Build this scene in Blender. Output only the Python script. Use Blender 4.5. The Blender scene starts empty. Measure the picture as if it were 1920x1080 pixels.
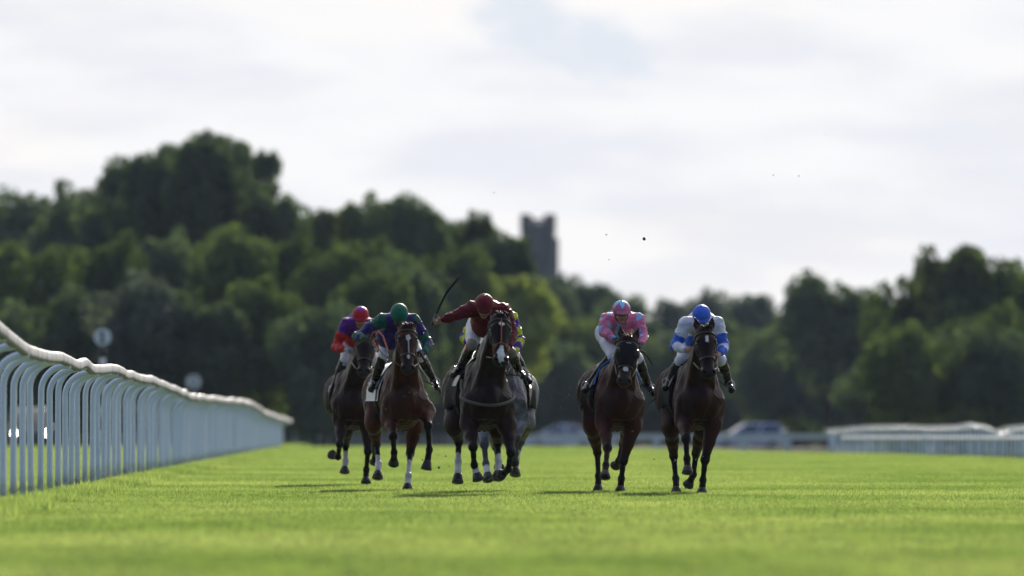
import bpy, math, random
import numpy as np
from mathutils import Vector, Matrix

random.seed(7)
RNG = np.random.default_rng(11)
SC = bpy.context.scene
COL = SC.collection
R = math.radians

# ---------------------------------------------------------------- camera
F = 21333.3            # focal length in pixels of the 1920 wide frame (400 mm on 36 mm)
HZ = 795.0             # horizon row in the photograph
CAMH = 0.834
cam_d = bpy.data.cameras.new('camera')
cam = bpy.data.objects.new('camera', cam_d)
COL.objects.link(cam)
cam.location = (0, 0, CAMH)
cam.rotation_euler = (math.pi / 2 + math.atan((HZ - 540) / F), 0, 0)
cam_d.lens = 400
cam_d.sensor_width = 36
cam_d.clip_start = 1
cam_d.clip_end = 9000
cam_d.dof.use_dof = True
cam_d.dof.focus_distance = 137
cam_d.dof.aperture_fstop = 2.8
SC.camera = cam

# ---------------------------------------------------------------- exposure, sky, sun
SUN_EL, SUN_AZ = 21.0, 9.0        # degrees above the horizon, degrees right of straight ahead (+Y)
SC.view_settings.view_transform = 'Standard'
SC.view_settings.look = 'None'
SC.view_settings.exposure = 0.85
SC.view_settings.gamma = 1
SC.view_settings.use_curve_mapping = False
SC.render.engine = 'CYCLES'
SC.cycles.use_denoising = True
SC.cycles.max_bounces = 8
SC.cycles.diffuse_bounces = 3
SC.cycles.glossy_bounces = 3
SC.cycles.transmission_bounces = 4
SC.cycles.transparent_max_bounces = 8
SC.cycles.volume_bounces = 0
SC.cycles.sample_clamp_indirect = 4
SC.cycles.caustics_reflective = False
SC.cycles.caustics_refractive = False
SC.cycles.blur_glossy = 0.5

SUNV = Vector((math.sin(R(SUN_AZ)) * math.cos(R(SUN_EL)), math.cos(R(SUN_AZ)) * math.cos(R(SUN_EL)), math.sin(R(SUN_EL))))
sun_d = bpy.data.lights.new('sun', 'SUN')
sun_d.energy = 5.0
sun_d.angle = R(0.6)
sun_d.color = (1.0, 0.93, 0.82)
sun = bpy.data.objects.new('sun', sun_d)
COL.objects.link(sun)
sun.rotation_euler = (-SUNV).to_track_quat('-Z', 'Y').to_euler()

world = bpy.data.worlds.new('World')
SC.world = world
world.use_nodes = True


class NT:
    """small helper for building node trees"""
    def __init__(self, tree, clear=True):
        self.t = tree
        if clear:
            tree.nodes.clear()

    def n(self, kind, **kw):
        nd = self.t.nodes.new(kind)
        for k, v in kw.items():
            if k.startswith('i_'):
                nd.inputs[k[2:].replace('_', ' ')].default_value = v
            else:
                setattr(nd, k, v)
        return nd

    def l(self, a, b):
        self.t.links.new(a, b)

    def val(self, x, sock):
        if hasattr(x, 'is_linked') or hasattr(x, 'links'):
            self.l(x, sock)
        else:
            sock.default_value = x

    def math(self, op, a, b=0.0, c=0.0, clamp=False):
        nd = self.t.nodes.new('ShaderNodeMath')
        nd.operation = op
        nd.use_clamp = clamp
        self.val(a, nd.inputs[0]); self.val(b, nd.inputs[1]); self.val(c, nd.inputs[2])
        return nd.outputs[0]

    def vmath(self, op, a, b=(0, 0, 0)):
        nd = self.t.nodes.new('ShaderNodeVectorMath')
        nd.operation = op
        self.val(a, nd.inputs[0]); self.val(b, nd.inputs[1])
        return nd.outputs['Value'] if op in ('DOT_PRODUCT', 'LENGTH') else nd.outputs[0]

    def mix(self, f, a, b, blend='MIX'):
        nd = self.t.nodes.new('ShaderNodeMix')
        nd.data_type = 'RGBA'
        nd.blend_type = blend
        self.val(f, nd.inputs[0])
        self.val(a if hasattr(a, 'links') else (tuple(a) + (1,))[:4], nd.inputs[6])
        self.val(b if hasattr(b, 'links') else (tuple(b) + (1,))[:4], nd.inputs[7])
        return nd.outputs[2]

    def ramp(self, f, lo, hi, a=0.0, b=1.0, smooth=True):
        nd = self.t.nodes.new('ShaderNodeMapRange')
        nd.interpolation_type = 'SMOOTHSTEP' if smooth else 'LINEAR'
        self.val(f, nd.inputs[0])
        nd.inputs[1].default_value = lo; nd.inputs[2].default_value = hi
        nd.inputs[3].default_value = a; nd.inputs[4].default_value = b
        return nd.outputs[0]

    def noise(self, vec, scale, detail=3, rough=0.55, dim='3D'):
        nd = self.t.nodes.new('ShaderNodeTexNoise')
        nd.noise_dimensions = dim
        if vec is not None:
            self.l(vec, nd.inputs['Vector'])
        nd.inputs['Scale'].default_value = scale
        nd.inputs['Detail'].default_value = detail
        nd.inputs['Roughness'].default_value = rough
        return nd.outputs[0]

    def scale(self, vec, s):
        return self.vmath('MULTIPLY', vec, s)


def build_world():
    w = NT(world.node_tree)
    out = w.n('ShaderNodeOutputWorld')
    bg = w.n('ShaderNodeBackground')
    sky = w.n('ShaderNodeTexSky')
    sky.sky_type = 'NISHITA'
    sky.sun_disc = False
    sky.sun_elevation = R(SUN_EL)
    sky.sun_rotation = R(SUN_AZ)
    sky.air_density = 1.0
    sky.dust_density = 1.0
    tc = w.n('ShaderNodeTexCoord')
    d = tc.outputs['Generated']
    blue = w.vmath('MULTIPLY', sky.outputs[0], (SKY_S, SKY_S, SKY_S))
    # thin bright cloud, brighter towards the sun as forward scattering makes it
    ca = w.vmath('DOT_PRODUCT', d, tuple(SUNV))
    fwd = w.ramp(ca, -0.5, 0.72)
    cloud = w.mix(fwd, CLOUD_FAR, CLOUD_NEAR)
    # wisps: long flat shapes near the horizon
    v1 = w.scale(d, (34, 34, 150))
    n1 = w.noise(v1, 1.0, 5, 0.5)
    v2 = w.vmath('ADD', w.scale(d, (22, 22, 78)), (3.1, 0.2, 7.7))
    n2 = w.noise(v2, 1.0, 3, 0.5)
    grey = w.ramp(n1, 0.40, 0.62)
    greyc = w.mix(1.0, cloud, (0.865, 0.885, 0.935), 'MULTIPLY')
    cl = w.mix(grey, cloud, greyc)
    warm = w.mix(1.0, cl, (1.05, 1.02, 0.985), 'MULTIPLY')
    cl = w.mix(w.ramp(n2, 0.48, 0.66), cl, warm)
    # one ragged gap where the blue shows through
    gx = w.math('SUBTRACT', w.vmath('DOT_PRODUCT', d, (1, 0, 0)), (1045 - 960) / F)
    gz = w.math('SUBTRACT', w.vmath('DOT_PRODUCT', d, (0, 0, 1)), (795 - 62) / F)
    skew = w.math('ADD', gx, w.math('MULTIPLY', gz, 0.9))
    e = w.math('ADD', w.math('POWER', w.math('MULTIPLY', skew, F / 150), 2.0), w.math('POWER', w.math('MULTIPLY', gz, F / 95), 2.0))
    nz = w.noise(w.vmath('ADD', w.scale(d, (140, 140, 260)), (9, 4, 1)), 1.0, 4, 0.6)
    e = w.math('ADD', e, w.math('MULTIPLY', w.math('SUBTRACT', nz, 0.5), 4.5))
    gap = w.ramp(e, 0.0, 1.5, 0.95, 0.0)
    # more gaps away from the frame, so that the sky behind the camera is bluer
    n3 = w.noise(w.scale(d, (2.2, 2.2, 5.0)), 1.0, 4, 0.55)
    far = w.ramp(ca, -0.1, 0.6, 1.0, 0.0)
    gap2 = w.math('MULTIPLY', w.ramp(n3, 0.42, 0.6), w.math('MULTIPLY', far, 0.85))
    gp = w.math('MAXIMUM', gap, gap2)
    gapc = w.mix(1.0, cloud, (0.80, 0.85, 0.92), 'MULTIPLY')
    bluec = w.mix(far, gapc, blue)
    col = w.mix(gp, cl, bluec)
    w.l(col, bg.inputs[0])
    bg.inputs[1].default_value = 1.0
    w.l(bg.outputs[0], out.inputs[0])


SKY_S = 0.07
CLOUD_NEAR = (0.545, 0.542, 0.545)
CLOUD_FAR = (0.056, 0.100, 0.255)
build_world()


# ---------------------------------------------------------------- materials
def new_mat(name):
    m = bpy.data.materials.new(name)
    m.use_nodes = True
    t = NT(m.node_tree)
    out = t.n('ShaderNodeOutputMaterial')
    return m, t, out


def set_in(p, **kw):
    for k, v in kw.items():
        p.inputs[k.replace('_', ' ')].default_value = v


def simple(name, col, rough=0.5, metal=0.0, noise=0.12, nscale=6.0, spec=0.5, coat=0.0, bump=0.0, sheen=0.0):
    m, t, out = new_mat(name)
    p = t.n('ShaderNodeBsdfPrincipled')
    tc = t.n('ShaderNodeTexCoord')
    nz = t.noise(tc.outputs['Object'], nscale, 4, 0.6)
    c = t.mix(t.ramp(nz, 0.3, 0.7), tuple(x * (1 - noise) for x in col), tuple(min(1, x * (1 + noise)) for x in col))
    t.l(c, p.inputs['Base Color'])
    t.l(t.ramp(nz, 0.3, 0.7, max(0.02, rough - 0.06), min(1, rough + 0.08)), p.inputs['Roughness'])
    p.inputs['Metallic'].default_value = metal
    p.inputs['Specular IOR Level'].default_value = spec
    p.inputs['Coat Weight'].default_value = coat
    p.inputs['Coat Roughness'].default_value = 0.06
    p.inputs['Sheen Weight'].default_value = sheen
    if bump:
        b = t.n('ShaderNodeBump')
        b.inputs['Strength'].default_value = bump
        b.inputs['Distance'].default_value = 0.01
        t.l(t.noise(tc.outputs['Object'], nscale * 6, 4, 0.6), b.inputs['Height'])
        t.l(b.outputs[0], p.inputs['Normal'])
    t.l(p.outputs[0], out.inputs[0])
    return m


def painted(name, rough=0.45, sheen=0.0, spec=0.5, bump=0.3, bscale=60.0, bdist=0.004, var=0.2, vscale=9.0, coat=0.0, stretch=(1, 1, 1)):
    """colour comes from the mesh's own 'coat' attribute (hair colour, cloth pattern), broken up by noise"""
    m, t, out = new_mat(name)
    p = t.n('ShaderNodeBsdfPrincipled')
    a = t.n('ShaderNodeAttribute', attribute_name='coat')
    tc = t.n('ShaderNodeTexCoord')
    nz = t.noise(tc.outputs['Object'], vscale, 5, 0.6)
    f = t.ramp(nz, 0.3, 0.7, 1 - var, 1 + var)
    vm = t.n('ShaderNodeVectorMath', operation='SCALE')
    t.l(a.outputs['Color'], vm.inputs[0]); t.l(f, vm.inputs['Scale'])
    t.l(vm.outputs[0], p.inputs['Base Color'])
    t.l(t.ramp(nz, 0.3, 0.7, rough - 0.05, rough + 0.1), p.inputs['Roughness'])
    p.inputs['Specular IOR Level'].default_value = spec
    p.inputs['Sheen Weight'].default_value = sheen
    p.inputs['Sheen Roughness'].default_value = 0.4
    p.inputs['Coat Weight'].default_value = coat
    p.inputs['Coat Roughness'].default_value = 0.12
    b = t.n('ShaderNodeBump')
    b.inputs['Strength'].default_value = bump
    b.inputs['Distance'].default_value = bdist
    t.l(t.noise(t.scale(tc.outputs['Object'], stretch), bscale, 3, 0.6), b.inputs['Height'])
    t.l(b.outputs[0], p.inputs['Normal'])
    t.l(p.outputs[0], out.inputs[0])
    return m


def foliage_mat(name, c0, c1, trans):
    m, t, out = new_mat(name)
    tc = t.n('ShaderNodeTexCoord')
    geo = t.n('ShaderNodeNewGeometry')
    oi = t.n('ShaderNodeObjectInfo')
    nz = t.noise(tc.outputs['Object'], 0.5, 3, 0.6)
    r = t.math('ADD', t.math('MULTIPLY', geo.outputs['Random Per Island'], 0.5), t.ramp(nz, 0.35, 0.65, 0.0, 0.5))
    c = t.mix(r, tuple(x * y for x, y in zip(c0, (1.0, .90, 1.35))), tuple(x * y for x, y in zip(c1, (.98, .88, 1.35))))
    k = t.ramp(oi.outputs['Random'], 0, 1, 0.95, 1.55, smooth=False)
    vm = t.n('ShaderNodeVectorMath', operation='SCALE')
    t.l(c, vm.inputs[0]); t.l(k, vm.inputs['Scale'])
    p = t.n('ShaderNodeBsdfDiffuse')
    t.l(vm.outputs[0], p.inputs['Color'])
    tr = t.n('ShaderNodeBsdfTranslucent')
    tcm = t.mix(1.0, vm.outputs[0], trans, 'MULTIPLY')
    t.l(tcm, tr.inputs[0])
    ad = t.n('ShaderNodeAddShader')
    t.l(p.outputs[0], ad.inputs[0]); t.l(tr.outputs[0], ad.inputs[1])
    t.l(ad.outputs[0], out.inputs[0])
    return m


# ---------------------------------------------------------------- object helpers
def tag(o, label=None, cat=None, group=None, kind=None):
    if label: o['label'] = label
    if cat: o['category'] = cat
    if group: o['group'] = group
    if kind: o['kind'] = kind
    return o


def empty(name, loc=(0, 0, 0), rz=0.0, **kw):
    o = bpy.data.objects.new(name, None)
    COL.objects.link(o)
    o.location = loc
    o.rotation_euler = (0, 0, rz)
    o.empty_display_size = 0.2
    return tag(o, **kw)


def link(name, me, parent=None, mat=None):
    o = bpy.data.objects.new(name, me)
    COL.objects.link(o)
    if parent is not None:
        o.parent = parent
    if mat is not None and len(me.materials) == 0:
        me.materials.append(mat)
    return o


def np_mesh(name, V, Q, smooth=True, col=None):
    """V (n,3), Q (m,k) face index array"""
    V = np.asarray(V, dtype=np.float32); Q = np.asarray(Q, dtype=np.int32)
    me = bpy.data.meshes.new(name)
    k = Q.shape[1]
    me.vertices.add(len(V)); me.vertices.foreach_set('co', V.ravel())
    me.loops.add(Q.size); me.loops.foreach_set('vertex_index', Q.ravel())
    me.polygons.add(len(Q))
    me.polygons.foreach_set('loop_start', np.arange(0, Q.size, k, dtype=np.int32))
    me.polygons.foreach_set('loop_total', np.full(len(Q), k, dtype=np.int32))
    me.polygons.foreach_set('use_smooth', np.full(len(Q), smooth, dtype=bool))
    me.update(calc_edges=True)
    if col is not None:
        at = me.color_attributes.new('coat', 'FLOAT_COLOR', 'POINT')
        c = np.ones((len(V), 4), dtype=np.float32); c[:, :3] = col
        at.data.foreach_set('color', c.ravel())
    return me


class MB:
    """collects simple solids and makes one mesh of them"""
    def __init__(self):
        self.v = []; self.f = []; self.c = []; self.cur = None

    def _add(self, vs, fs):
        o = len(self.v)
        self.v.extend(tuple(map(float, v)) for v in vs)
        self.f.extend([tuple(i + o for i in f) for f in fs])
        if self.cur is not None:
            self.c.extend([self.cur] * len(vs))

    def box(self, c, s, rot=None):
        c = np.array(c, float); h = np.array(s, float) / 2
        P = [np.array((x, y, z)) * h for z in (-1, 1) for y in (-1, 1) for x in (-1, 1)]
        if rot is not None:
            M = np.array(rot); P = [M @ p for p in P]
        self._add([c + p for p in P], [(0, 2, 3, 1), (4, 5, 7, 6), (0, 1, 5, 4), (2, 6, 7, 3), (0, 4, 6, 2), (1, 3, 7, 5)])

    def tube(self, pts, r, n=8, flat=None, caps=True):
        """r: radius or list; flat: (axis vector, factor) squashes the section along the axis"""
        pts = [np.array(p, float) for p in pts]
        m = len(pts)
        rr = [r] * m if np.isscalar(r) else list(r)
        T = []
        for i in range(m):
            d = pts[min(i + 1, m - 1)] - pts[max(i - 1, 0)]
            T.append(d / (np.linalg.norm(d) + 1e-9))
        ref = np.array((0, 0, 1.0)) if abs(T[0][2]) < 0.9 else np.array((1.0, 0, 0))
        u = np.cross(T[0], ref); u /= np.linalg.norm(u)
        vs = []
        for i in range(m):
            u = u - T[i] * np.dot(u, T[i]); u /= np.linalg.norm(u) + 1e-9
            w = np.cross(T[i], u)
            for j in range(n):
                a = 2 * math.pi * j / n
                o = (u * math.cos(a) + w * math.sin(a)) * rr[i]
                if flat is not None:
                    ax = np.array(flat[0], float); ax /= np.linalg.norm(ax)
                    o = o + ax * np.dot(o, ax) * (flat[1] - 1)
                vs.append(pts[i] + o)
        fs = []
        for i in range(m - 1):
            for j in range(n):
                a = i * n + j; b = i * n + (j + 1) % n
                fs.append((a, b, b + n, a + n))
        if caps:
            fs.append(tuple(range(n - 1, -1, -1)))
            fs.append(tuple((m - 1) * n + j for j in range(n)))
        self._add(vs, fs)

    def lathe(self, base, prof, n=16, axis=(0, 0, 1)):
        """prof: list of (radius, height along axis)"""
        base = np.array(base, float); ax = np.array(axis, float); ax /= np.linalg.norm(ax)
        ref = np.array((0, 0, 1.0)) if abs(ax[2]) < 0.9 else np.array((1.0, 0, 0))
        u = np.cross(ax, ref); u /= np.linalg.norm(u); w = np.cross(ax, u)
        vs = []
        for (r, h) in prof:
            for j in range(n):
                a = 2 * math.pi * j / n
                vs.append(base + ax * h + (u * math.cos(a) + w * math.sin(a)) * r)
        fs = []
        for i in range(len(prof) - 1):
            for j in range(n):
                a = i * n + j; b = i * n + (j + 1) % n
                fs.append((a, b, b + n, a + n))
        fs.append(tuple(range(n - 1, -1, -1)))
        fs.append(tuple((len(prof) - 1) * n + j for j in range(n)))
        self._add(vs, fs)

    def poly(self, vs, fs):
        self._add(vs, fs)

    def mesh(self, name, smooth=False, fix=False):
        me = bpy.data.meshes.new(name)
        me.from_pydata(self.v, [], self.f)
        me.update()
        if smooth:
            me.polygons.foreach_set('use_smooth', [True] * len(me.polygons))
        if self.c:
            at = me.color_attributes.new('coat', 'FLOAT_COLOR', 'POINT')
            c = np.ones((len(self.v), 4), dtype=np.float32); c[:, :3] = np.array(self.c)
            at.data.foreach_set('color', c.ravel())
        return me

    def build(self, name, mat, parent=None, smooth=False):
        return link(name, self.mesh(name, smooth), parent, mat)


def gz(x, y):
    """height of the turf: level to the crest, then falling away beyond it; the crest runs nearer on the right"""
    px = x * F / y + 960 if y > 1 else 960
    crest = 418 - 153 * min(1, max(0, (px - 1000) / 900)) if y > 100 else 418
    o = max(0.0, y - crest)
    return -0.75 * (1 - math.exp(-o / 110.0))


def PX(px, D):
    return (px - 960) * D / F


def PZ(py, D):
    return CAMH + (HZ - py) * D / F

# ================================================================ THE SETTING
M = {}
M['trunk'] = simple('bark', (0.045, 0.037, 0.028), 1.0, spec=0.0, noise=0.3, nscale=2, bump=0.8)
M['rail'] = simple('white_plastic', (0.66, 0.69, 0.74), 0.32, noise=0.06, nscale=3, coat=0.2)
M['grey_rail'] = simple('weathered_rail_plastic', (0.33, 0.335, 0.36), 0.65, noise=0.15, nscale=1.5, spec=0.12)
M['joint'] = simple('dark_joint', (0.05, 0.05, 0.055), 0.6)
M['black'] = simple('black_paint', (0.02, 0.02, 0.022), 0.4)
M['tyre'] = simple('tyre_rubber', (0.02, 0.02, 0.02), 0.8)
M['rim'] = simple('wheel_rim', (0.35, 0.35, 0.36), 0.3, metal=0.8)
M['glass'] = simple('car_glass', (0.02, 0.025, 0.03), 0.08, spec=0.8, noise=0.0, coat=1.0)
M['chrome'] = simple('bright_metal', (0.8, 0.8, 0.8), 0.14, metal=1.0, noise=0.02)
M['concrete'] = simple('grey_concrete', (0.30, 0.31, 0.32), 0.85, noise=0.15, nscale=0.8, bump=0.4)
M['stone'] = simple('tower_stone', (0.075, 0.070, 0.075), 0.9, noise=0.25, nscale=0.4, bump=0.5)


def post_mat():
    """white plastic, scuffed and earth-stained towards the foot of each post"""
    m, t, out = new_mat('post_plastic')
    p = t.n('ShaderNodeBsdfPrincipled')
    tc = t.n('ShaderNodeTexCoord')
    sp = t.n('ShaderNodeSeparateXYZ'); t.l(tc.outputs['Object'], sp.inputs[0])
    geo = t.n('ShaderNodeNewGeometry')
    nz = t.noise(geo.outputs['Position'], 9, 4, 0.65)
    f = t.math('MULTIPLY', t.ramp(sp.outputs[2], 0.0, 0.30, 1.0, 0.0), t.ramp(nz, 0.35, 0.65, 0.15, 0.95))
    c = t.mix(f, (0.70, 0.80, 0.92), (0.16, 0.15, 0.10))
    c = t.mix(t.math('MULTIPLY', t.ramp(nz, 0.55, 0.75), 0.15), c, (0.35, 0.38, 0.33))
    t.l(c, p.inputs['Base Color'])
    set_in(p, Roughness=0.35)
    t.l(p.outputs[0], out.inputs[0])
    return m


M['post'] = post_mat()


def turf_color(t):
    """shared turf colouring: mowing bands, worn and lush patches"""
    geo = t.n('ShaderNodeNewGeometry')
    pos = geo.outputs['Position']
    n1 = t.noise(t.scale(pos, (0.22, 0.085, 0.0)), 1.0, 4, 0.55)
    n2 = t.noise(t.vmath('ADD', t.scale(pos, (0.9, 0.35, 0.0)), (5, 9, 0)), 1.0, 3, 0.6)
    n3 = t.noise(t.scale(pos, (4.0, 1.2, 0.0)), 1.0, 3, 0.6)
    sp = t.n('ShaderNodeSeparateXYZ'); t.l(pos, sp.inputs[0])
    ph = t.math('ADD', t.math('MULTIPLY', sp.outputs[1], 0.33), t.math('MULTIPLY', sp.outputs[0], 0.06))
    st = t.ramp(t.math('SINE', ph), -0.5, 0.5)
    f = t.math('ADD', t.math('MULTIPLY', t.ramp(n1, 0.36, 0.64), 0.5), t.math('ADD', t.math('MULTIPLY', t.ramp(n2, 0.36, 0.64), 0.3), t.math('MULTIPLY', st, 0.2)))
    c = t.mix(f, GR0, GR1)
    c = t.mix(t.math('MULTIPLY', t.ramp(n3, 0.5, 0.75), 0.35), c, (0.20, 0.185, 0.06))
    return c, geo


GR0 = (0.066, 0.104, 0.030)
GR1 = (0.156, 0.182, 0.074)


def grass_mat():
    m, t, out = new_mat('turf_blades')
    c, geo = turf_color(t)
    k = t.ramp(geo.outputs['Random Per Island'], 0, 1, 0.35, 1.65, smooth=False)
    vm = t.n('ShaderNodeVectorMath', operation='SCALE')
    t.l(c, vm.inputs[0]); t.l(k, vm.inputs['Scale'])
    p = t.n('ShaderNodeBsdfPrincipled')
    t.l(vm.outputs[0], p.inputs['Base Color'])
    set_in(p, Roughness=0.55)
    p.inputs['Specular IOR Level'].default_value = 0.08
    tr = t.n('ShaderNodeBsdfTranslucent')
    vt = t.mix(1.0, vm.outputs[0], (1.0, 1.08, 0.60), 'MULTIPLY')
    t.l(vt, tr.inputs[0])
    ad = t.n('ShaderNodeAddShader')
    t.l(p.outputs[0], ad.inputs[0]); t.l(tr.outputs[0], ad.inputs[1])
    t.l(ad.outputs[0], out.inputs[0])
    return m


def ground_mat():
    m, t, out = new_mat('turf_ground')
    c, geo = turf_color(t)
    nz = t.noise(t.scale(geo.outputs['Position'], (1, 1, 0)), 14, 3, 0.7)
    c = t.mix(t.ramp(nz, 0.35, 0.7), c, t.mix(1.0, c, (0.55, 0.5, 0.6), 'MULTIPLY'))
    p = t.n('ShaderNodeBsdfDiffuse')
    t.l(c, p.inputs['Color'])
    t.l(p.outputs[0], out.inputs[0])
    return m


def build_ground():
    ys = np.concatenate([[-400, -100, 0], np.arange(40, 420, 20), np.arange(420, 800, 12), [850, 950, 1200, 1700, 3000, 8000]])
    us = np.concatenate([[-30, -8, -3, -1.2], np.linspace(-0.9, 0.9, 31) , [1.2, 3, 8, 30]])
    V = []
    for y in ys:
        for u in us:
            x = u * 0.055 * max(abs(y), 200)
            V.append((x, y, gz(x, y)))
    n = len(us)
    Q = [(i * n + j, i * n + j + 1, (i + 1) * n + j + 1, (i + 1) * n + j) for i in range(len(ys) - 1) for j in range(n - 1)]
    o = link('ground', np_mesh('ground', V, Q), None, ground_mat())
    tag(o, 'level green racecourse turf running to the trees', kind='structure')


build_ground()


def blade_tile(seed, n, hmin, hmax, w, size=2.0):
    r = np.random.default_rng(seed)
    p = (r.random((n, 2)) - 0.5) * size
    # tufts
    c = (r.random((n // 9, 2)) - 0.5) * size
    k = r.integers(0, len(c), n)
    m = r.random(n) < 0.65
    p[m] = c[k[m]] + r.normal(0, 0.035, (m.sum(), 2))
    h = hmin + (hmax - hmin) * r.random(n) ** 1.6
    a = r.random(n) * 2 * math.pi
    lean = r.normal(0, 0.32, (n, 2)) * h[:, None]
    ww = w * (0.6 + 0.8 * r.random(n)) * 0.5
    dx = np.cos(a) * ww; dy = np.sin(a) * ww
    V = np.zeros((n, 3, 3))
    V[:, 0, 0] = p[:, 0] - dx; V[:, 0, 1] = p[:, 1] - dy; V[:, 0, 2] = -0.01
    V[:, 1, 0] = p[:, 0] + dx; V[:, 1, 1] = p[:, 1] + dy; V[:, 1, 2] = -0.01
    V[:, 2, :2] = p + lean; V[:, 2, 2] = h
    return np_mesh('turf_tile', V.reshape(-1, 3), np.arange(3 * n).reshape(-1, 3), smooth=False)


def scatter(name, pts, rots, scales, idx, tiles, label, matl, kind='stuff'):
    """one object whose geometry nodes place the little tiles on its points"""
    hid = bpy.data.collections.new(name + '_tiles')
    for t in tiles:
        if len(t.materials) == 0: t.materials.append(matl)
        hid.objects.link(bpy.data.objects.new(name + '_tile', t))
    me = bpy.data.meshes.new(name)
    me.from_pydata([tuple(p) for p in pts], [], [])
    for nm, arr, ty in (('rz', rots, 'FLOAT'), ('sc', scales, 'FLOAT'), ('ix', idx, 'INT')):
        at = me.attributes.new(nm, ty, 'POINT')
        at.data.foreach_set('value', np.asarray(arr, dtype=np.float32 if ty == 'FLOAT' else np.int32))
    o = link(name, me)
    ng = bpy.data.node_groups.new(name, 'GeometryNodeTree')
    ng.interface.new_socket('Geometry', in_out='INPUT', socket_type='NodeSocketGeometry')
    ng.interface.new_socket('Geometry', in_out='OUTPUT', socket_type='NodeSocketGeometry')
    t = NT(ng, False)
    gi = t.n('NodeGroupInput'); go = t.n('NodeGroupOutput')
    ci = t.n('GeometryNodeCollectionInfo'); ci.inputs[0].default_value = hid
    ci.inputs[1].default_value = True; ci.inputs[2].default_value = True
    ip = t.n('GeometryNodeInstanceOnPoints')
    ip.inputs['Pick Instance'].default_value = True
    def att(nm, ty):
        a = t.n('GeometryNodeInputNamedAttribute', data_type=ty)
        a.inputs[0].default_value = nm
        return a.outputs[0]
    cx = t.n('ShaderNodeCombineXYZ'); t.l(att('rz', 'FLOAT'), cx.inputs[2])
    t.l(gi.outputs[0], ip.inputs['Points'])
    t.l(ci.outputs[0], ip.inputs['Instance'])
    t.l(att('ix', 'INT'), ip.inputs['Instance Index'])
    t.l(cx.outputs[0], ip.inputs['Rotation'])
    t.l(att('sc', 'FLOAT'), ip.inputs['Scale'])
    t.l(ip.outputs[0], go.inputs[0])
    md = o.modifiers.new('scatter', 'NODES'); md.node_group = ng
    return tag(o, label, kind=kind)


def build_grass():
    tiles = [blade_tile(100 + i, 1900, 0.012, 0.034, 0.007) for i in range(4)]
    pts = []; sc = []
    D = 52.0
    while D < 430:
        w = 0.0475 * D + 6
        for x in np.arange(-w, w + 0.1, 1.7):
            px = x * F / D + 960
            if px > 1000 and D > 418 - 153 * min(1, (px - 1000) / 900) + 12: continue
            pts.append((x + random.uniform(-.2, .2), D + random.uniform(-.2, .2), gz(x, D)))
            sc.append(random.uniform(0.85, 1.2))
        D += 1.7 if D < 200 else 1.9
    n = len(pts)
    scatter('grass', pts, [random.choice((0, 1, 2, 3)) * math.pi / 2 + random.uniform(-.2, .2) for _ in range(n)], sc,
            [random.randrange(4) for _ in range(n)], tiles, 'short green turf of the racecourse', grass_mat())
    # the unmown strip at the foot of the left rail
    t2 = [blade_tile(200 + i, 420, 0.05, 0.13, 0.008, 0.7) for i in range(3)]
    pts = []; D = 100.0
    while D < 430:
        x = -0.00984 * D - 4.04
        for _ in range(2):
            pts.append((x + random.uniform(-.45, .30), D + random.uniform(-.3, .3), 0))
        D += 0.55
    n = len(pts)
    scatter('long_grass', pts, [random.uniform(0, 6.28) for _ in range(n)], [random.uniform(.6, 1.15) for _ in range(n)],
            [random.randrange(3) for _ in range(n)], t2, 'longer unmown grass along the foot of the left running rail', bpy.data.materials['turf_blades'])


build_grass()


# ---------------------------------------------------------------- running rails
def rail_x(D):
    return -0.00984 * D - 4.04


RT = [(94, 2.0), (106, 1.763), (111, 1.661), (116.5, 1.609), (123.4, 1.62), (129, 1.584), (133.7, 1.611), (137.7, 1.557), (146.5, 1.596), (152.7, 1.593), (159, 1.557),
      (166, 1.55), (173.7, 1.55), (183.8, 1.471), (193, 1.431), (205, 1.382), (219, 1.378), (242.6, 1.403), (282, 1.402), (292, 1.37), (318, 1.17), (335, 1.13), (388, .979), (430, .93)]


def rail_top(D):
    return float(np.interp(D, [a for a, b in RT], [b for a, b in RT]))


_post_cache = {}


def post_mesh(side, reach=0.28, rad=0.036):
    """goose-neck post of unit height 1.45 m; scaled in z to the rail above it"""
    k = (side, reach)
    if k not in _post_cache:
        mb = MB()
        pts = [(0, 0, -0.05), (0, 0, 0.3), (0, 0, 0.8), (0, 0, 1.12)]
        for i in range(1, 9):
            a = i / 8 * math.pi / 2
            pts.append((side * reach * (1 - math.cos(a)), 0, 1.12 + 0.27 * math.sin(a)))
        pts.append((side * (reach + 0.05), 0, 1.40))
        mb.tube(pts, rad, 10, flat=((0, 1, 0), 1.25))
        me = mb.mesh('post', True)
        me.materials.append(M['post'])
        _post_cache[k] = me
    return _post_cache[k]


def rprof(mb, pts, hw, hh):
    # rail section: a flattened oval with nearly upright sides
    prof = []
    for k in range(16):
        a = 2 * math.pi * (k + .5) / 16
        c, s = math.cos(a), math.sin(a)
        prof.append((hw * math.copysign(abs(c) ** .55, c), hh * math.copysign(abs(s) ** .75, s)))
    vs = []; n = len(prof)
    for p in pts:
        vs += [(p[0] + x, p[1], p[2] + z) for x, z in prof]
    fs = [(i * n + j, i * n + (j + 1) % n, (i + 1) * n + (j + 1) % n, (i + 1) * n + j) for i in range(len(pts) - 1) for j in range(n)]
    mb.poly(vs, fs)


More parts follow.
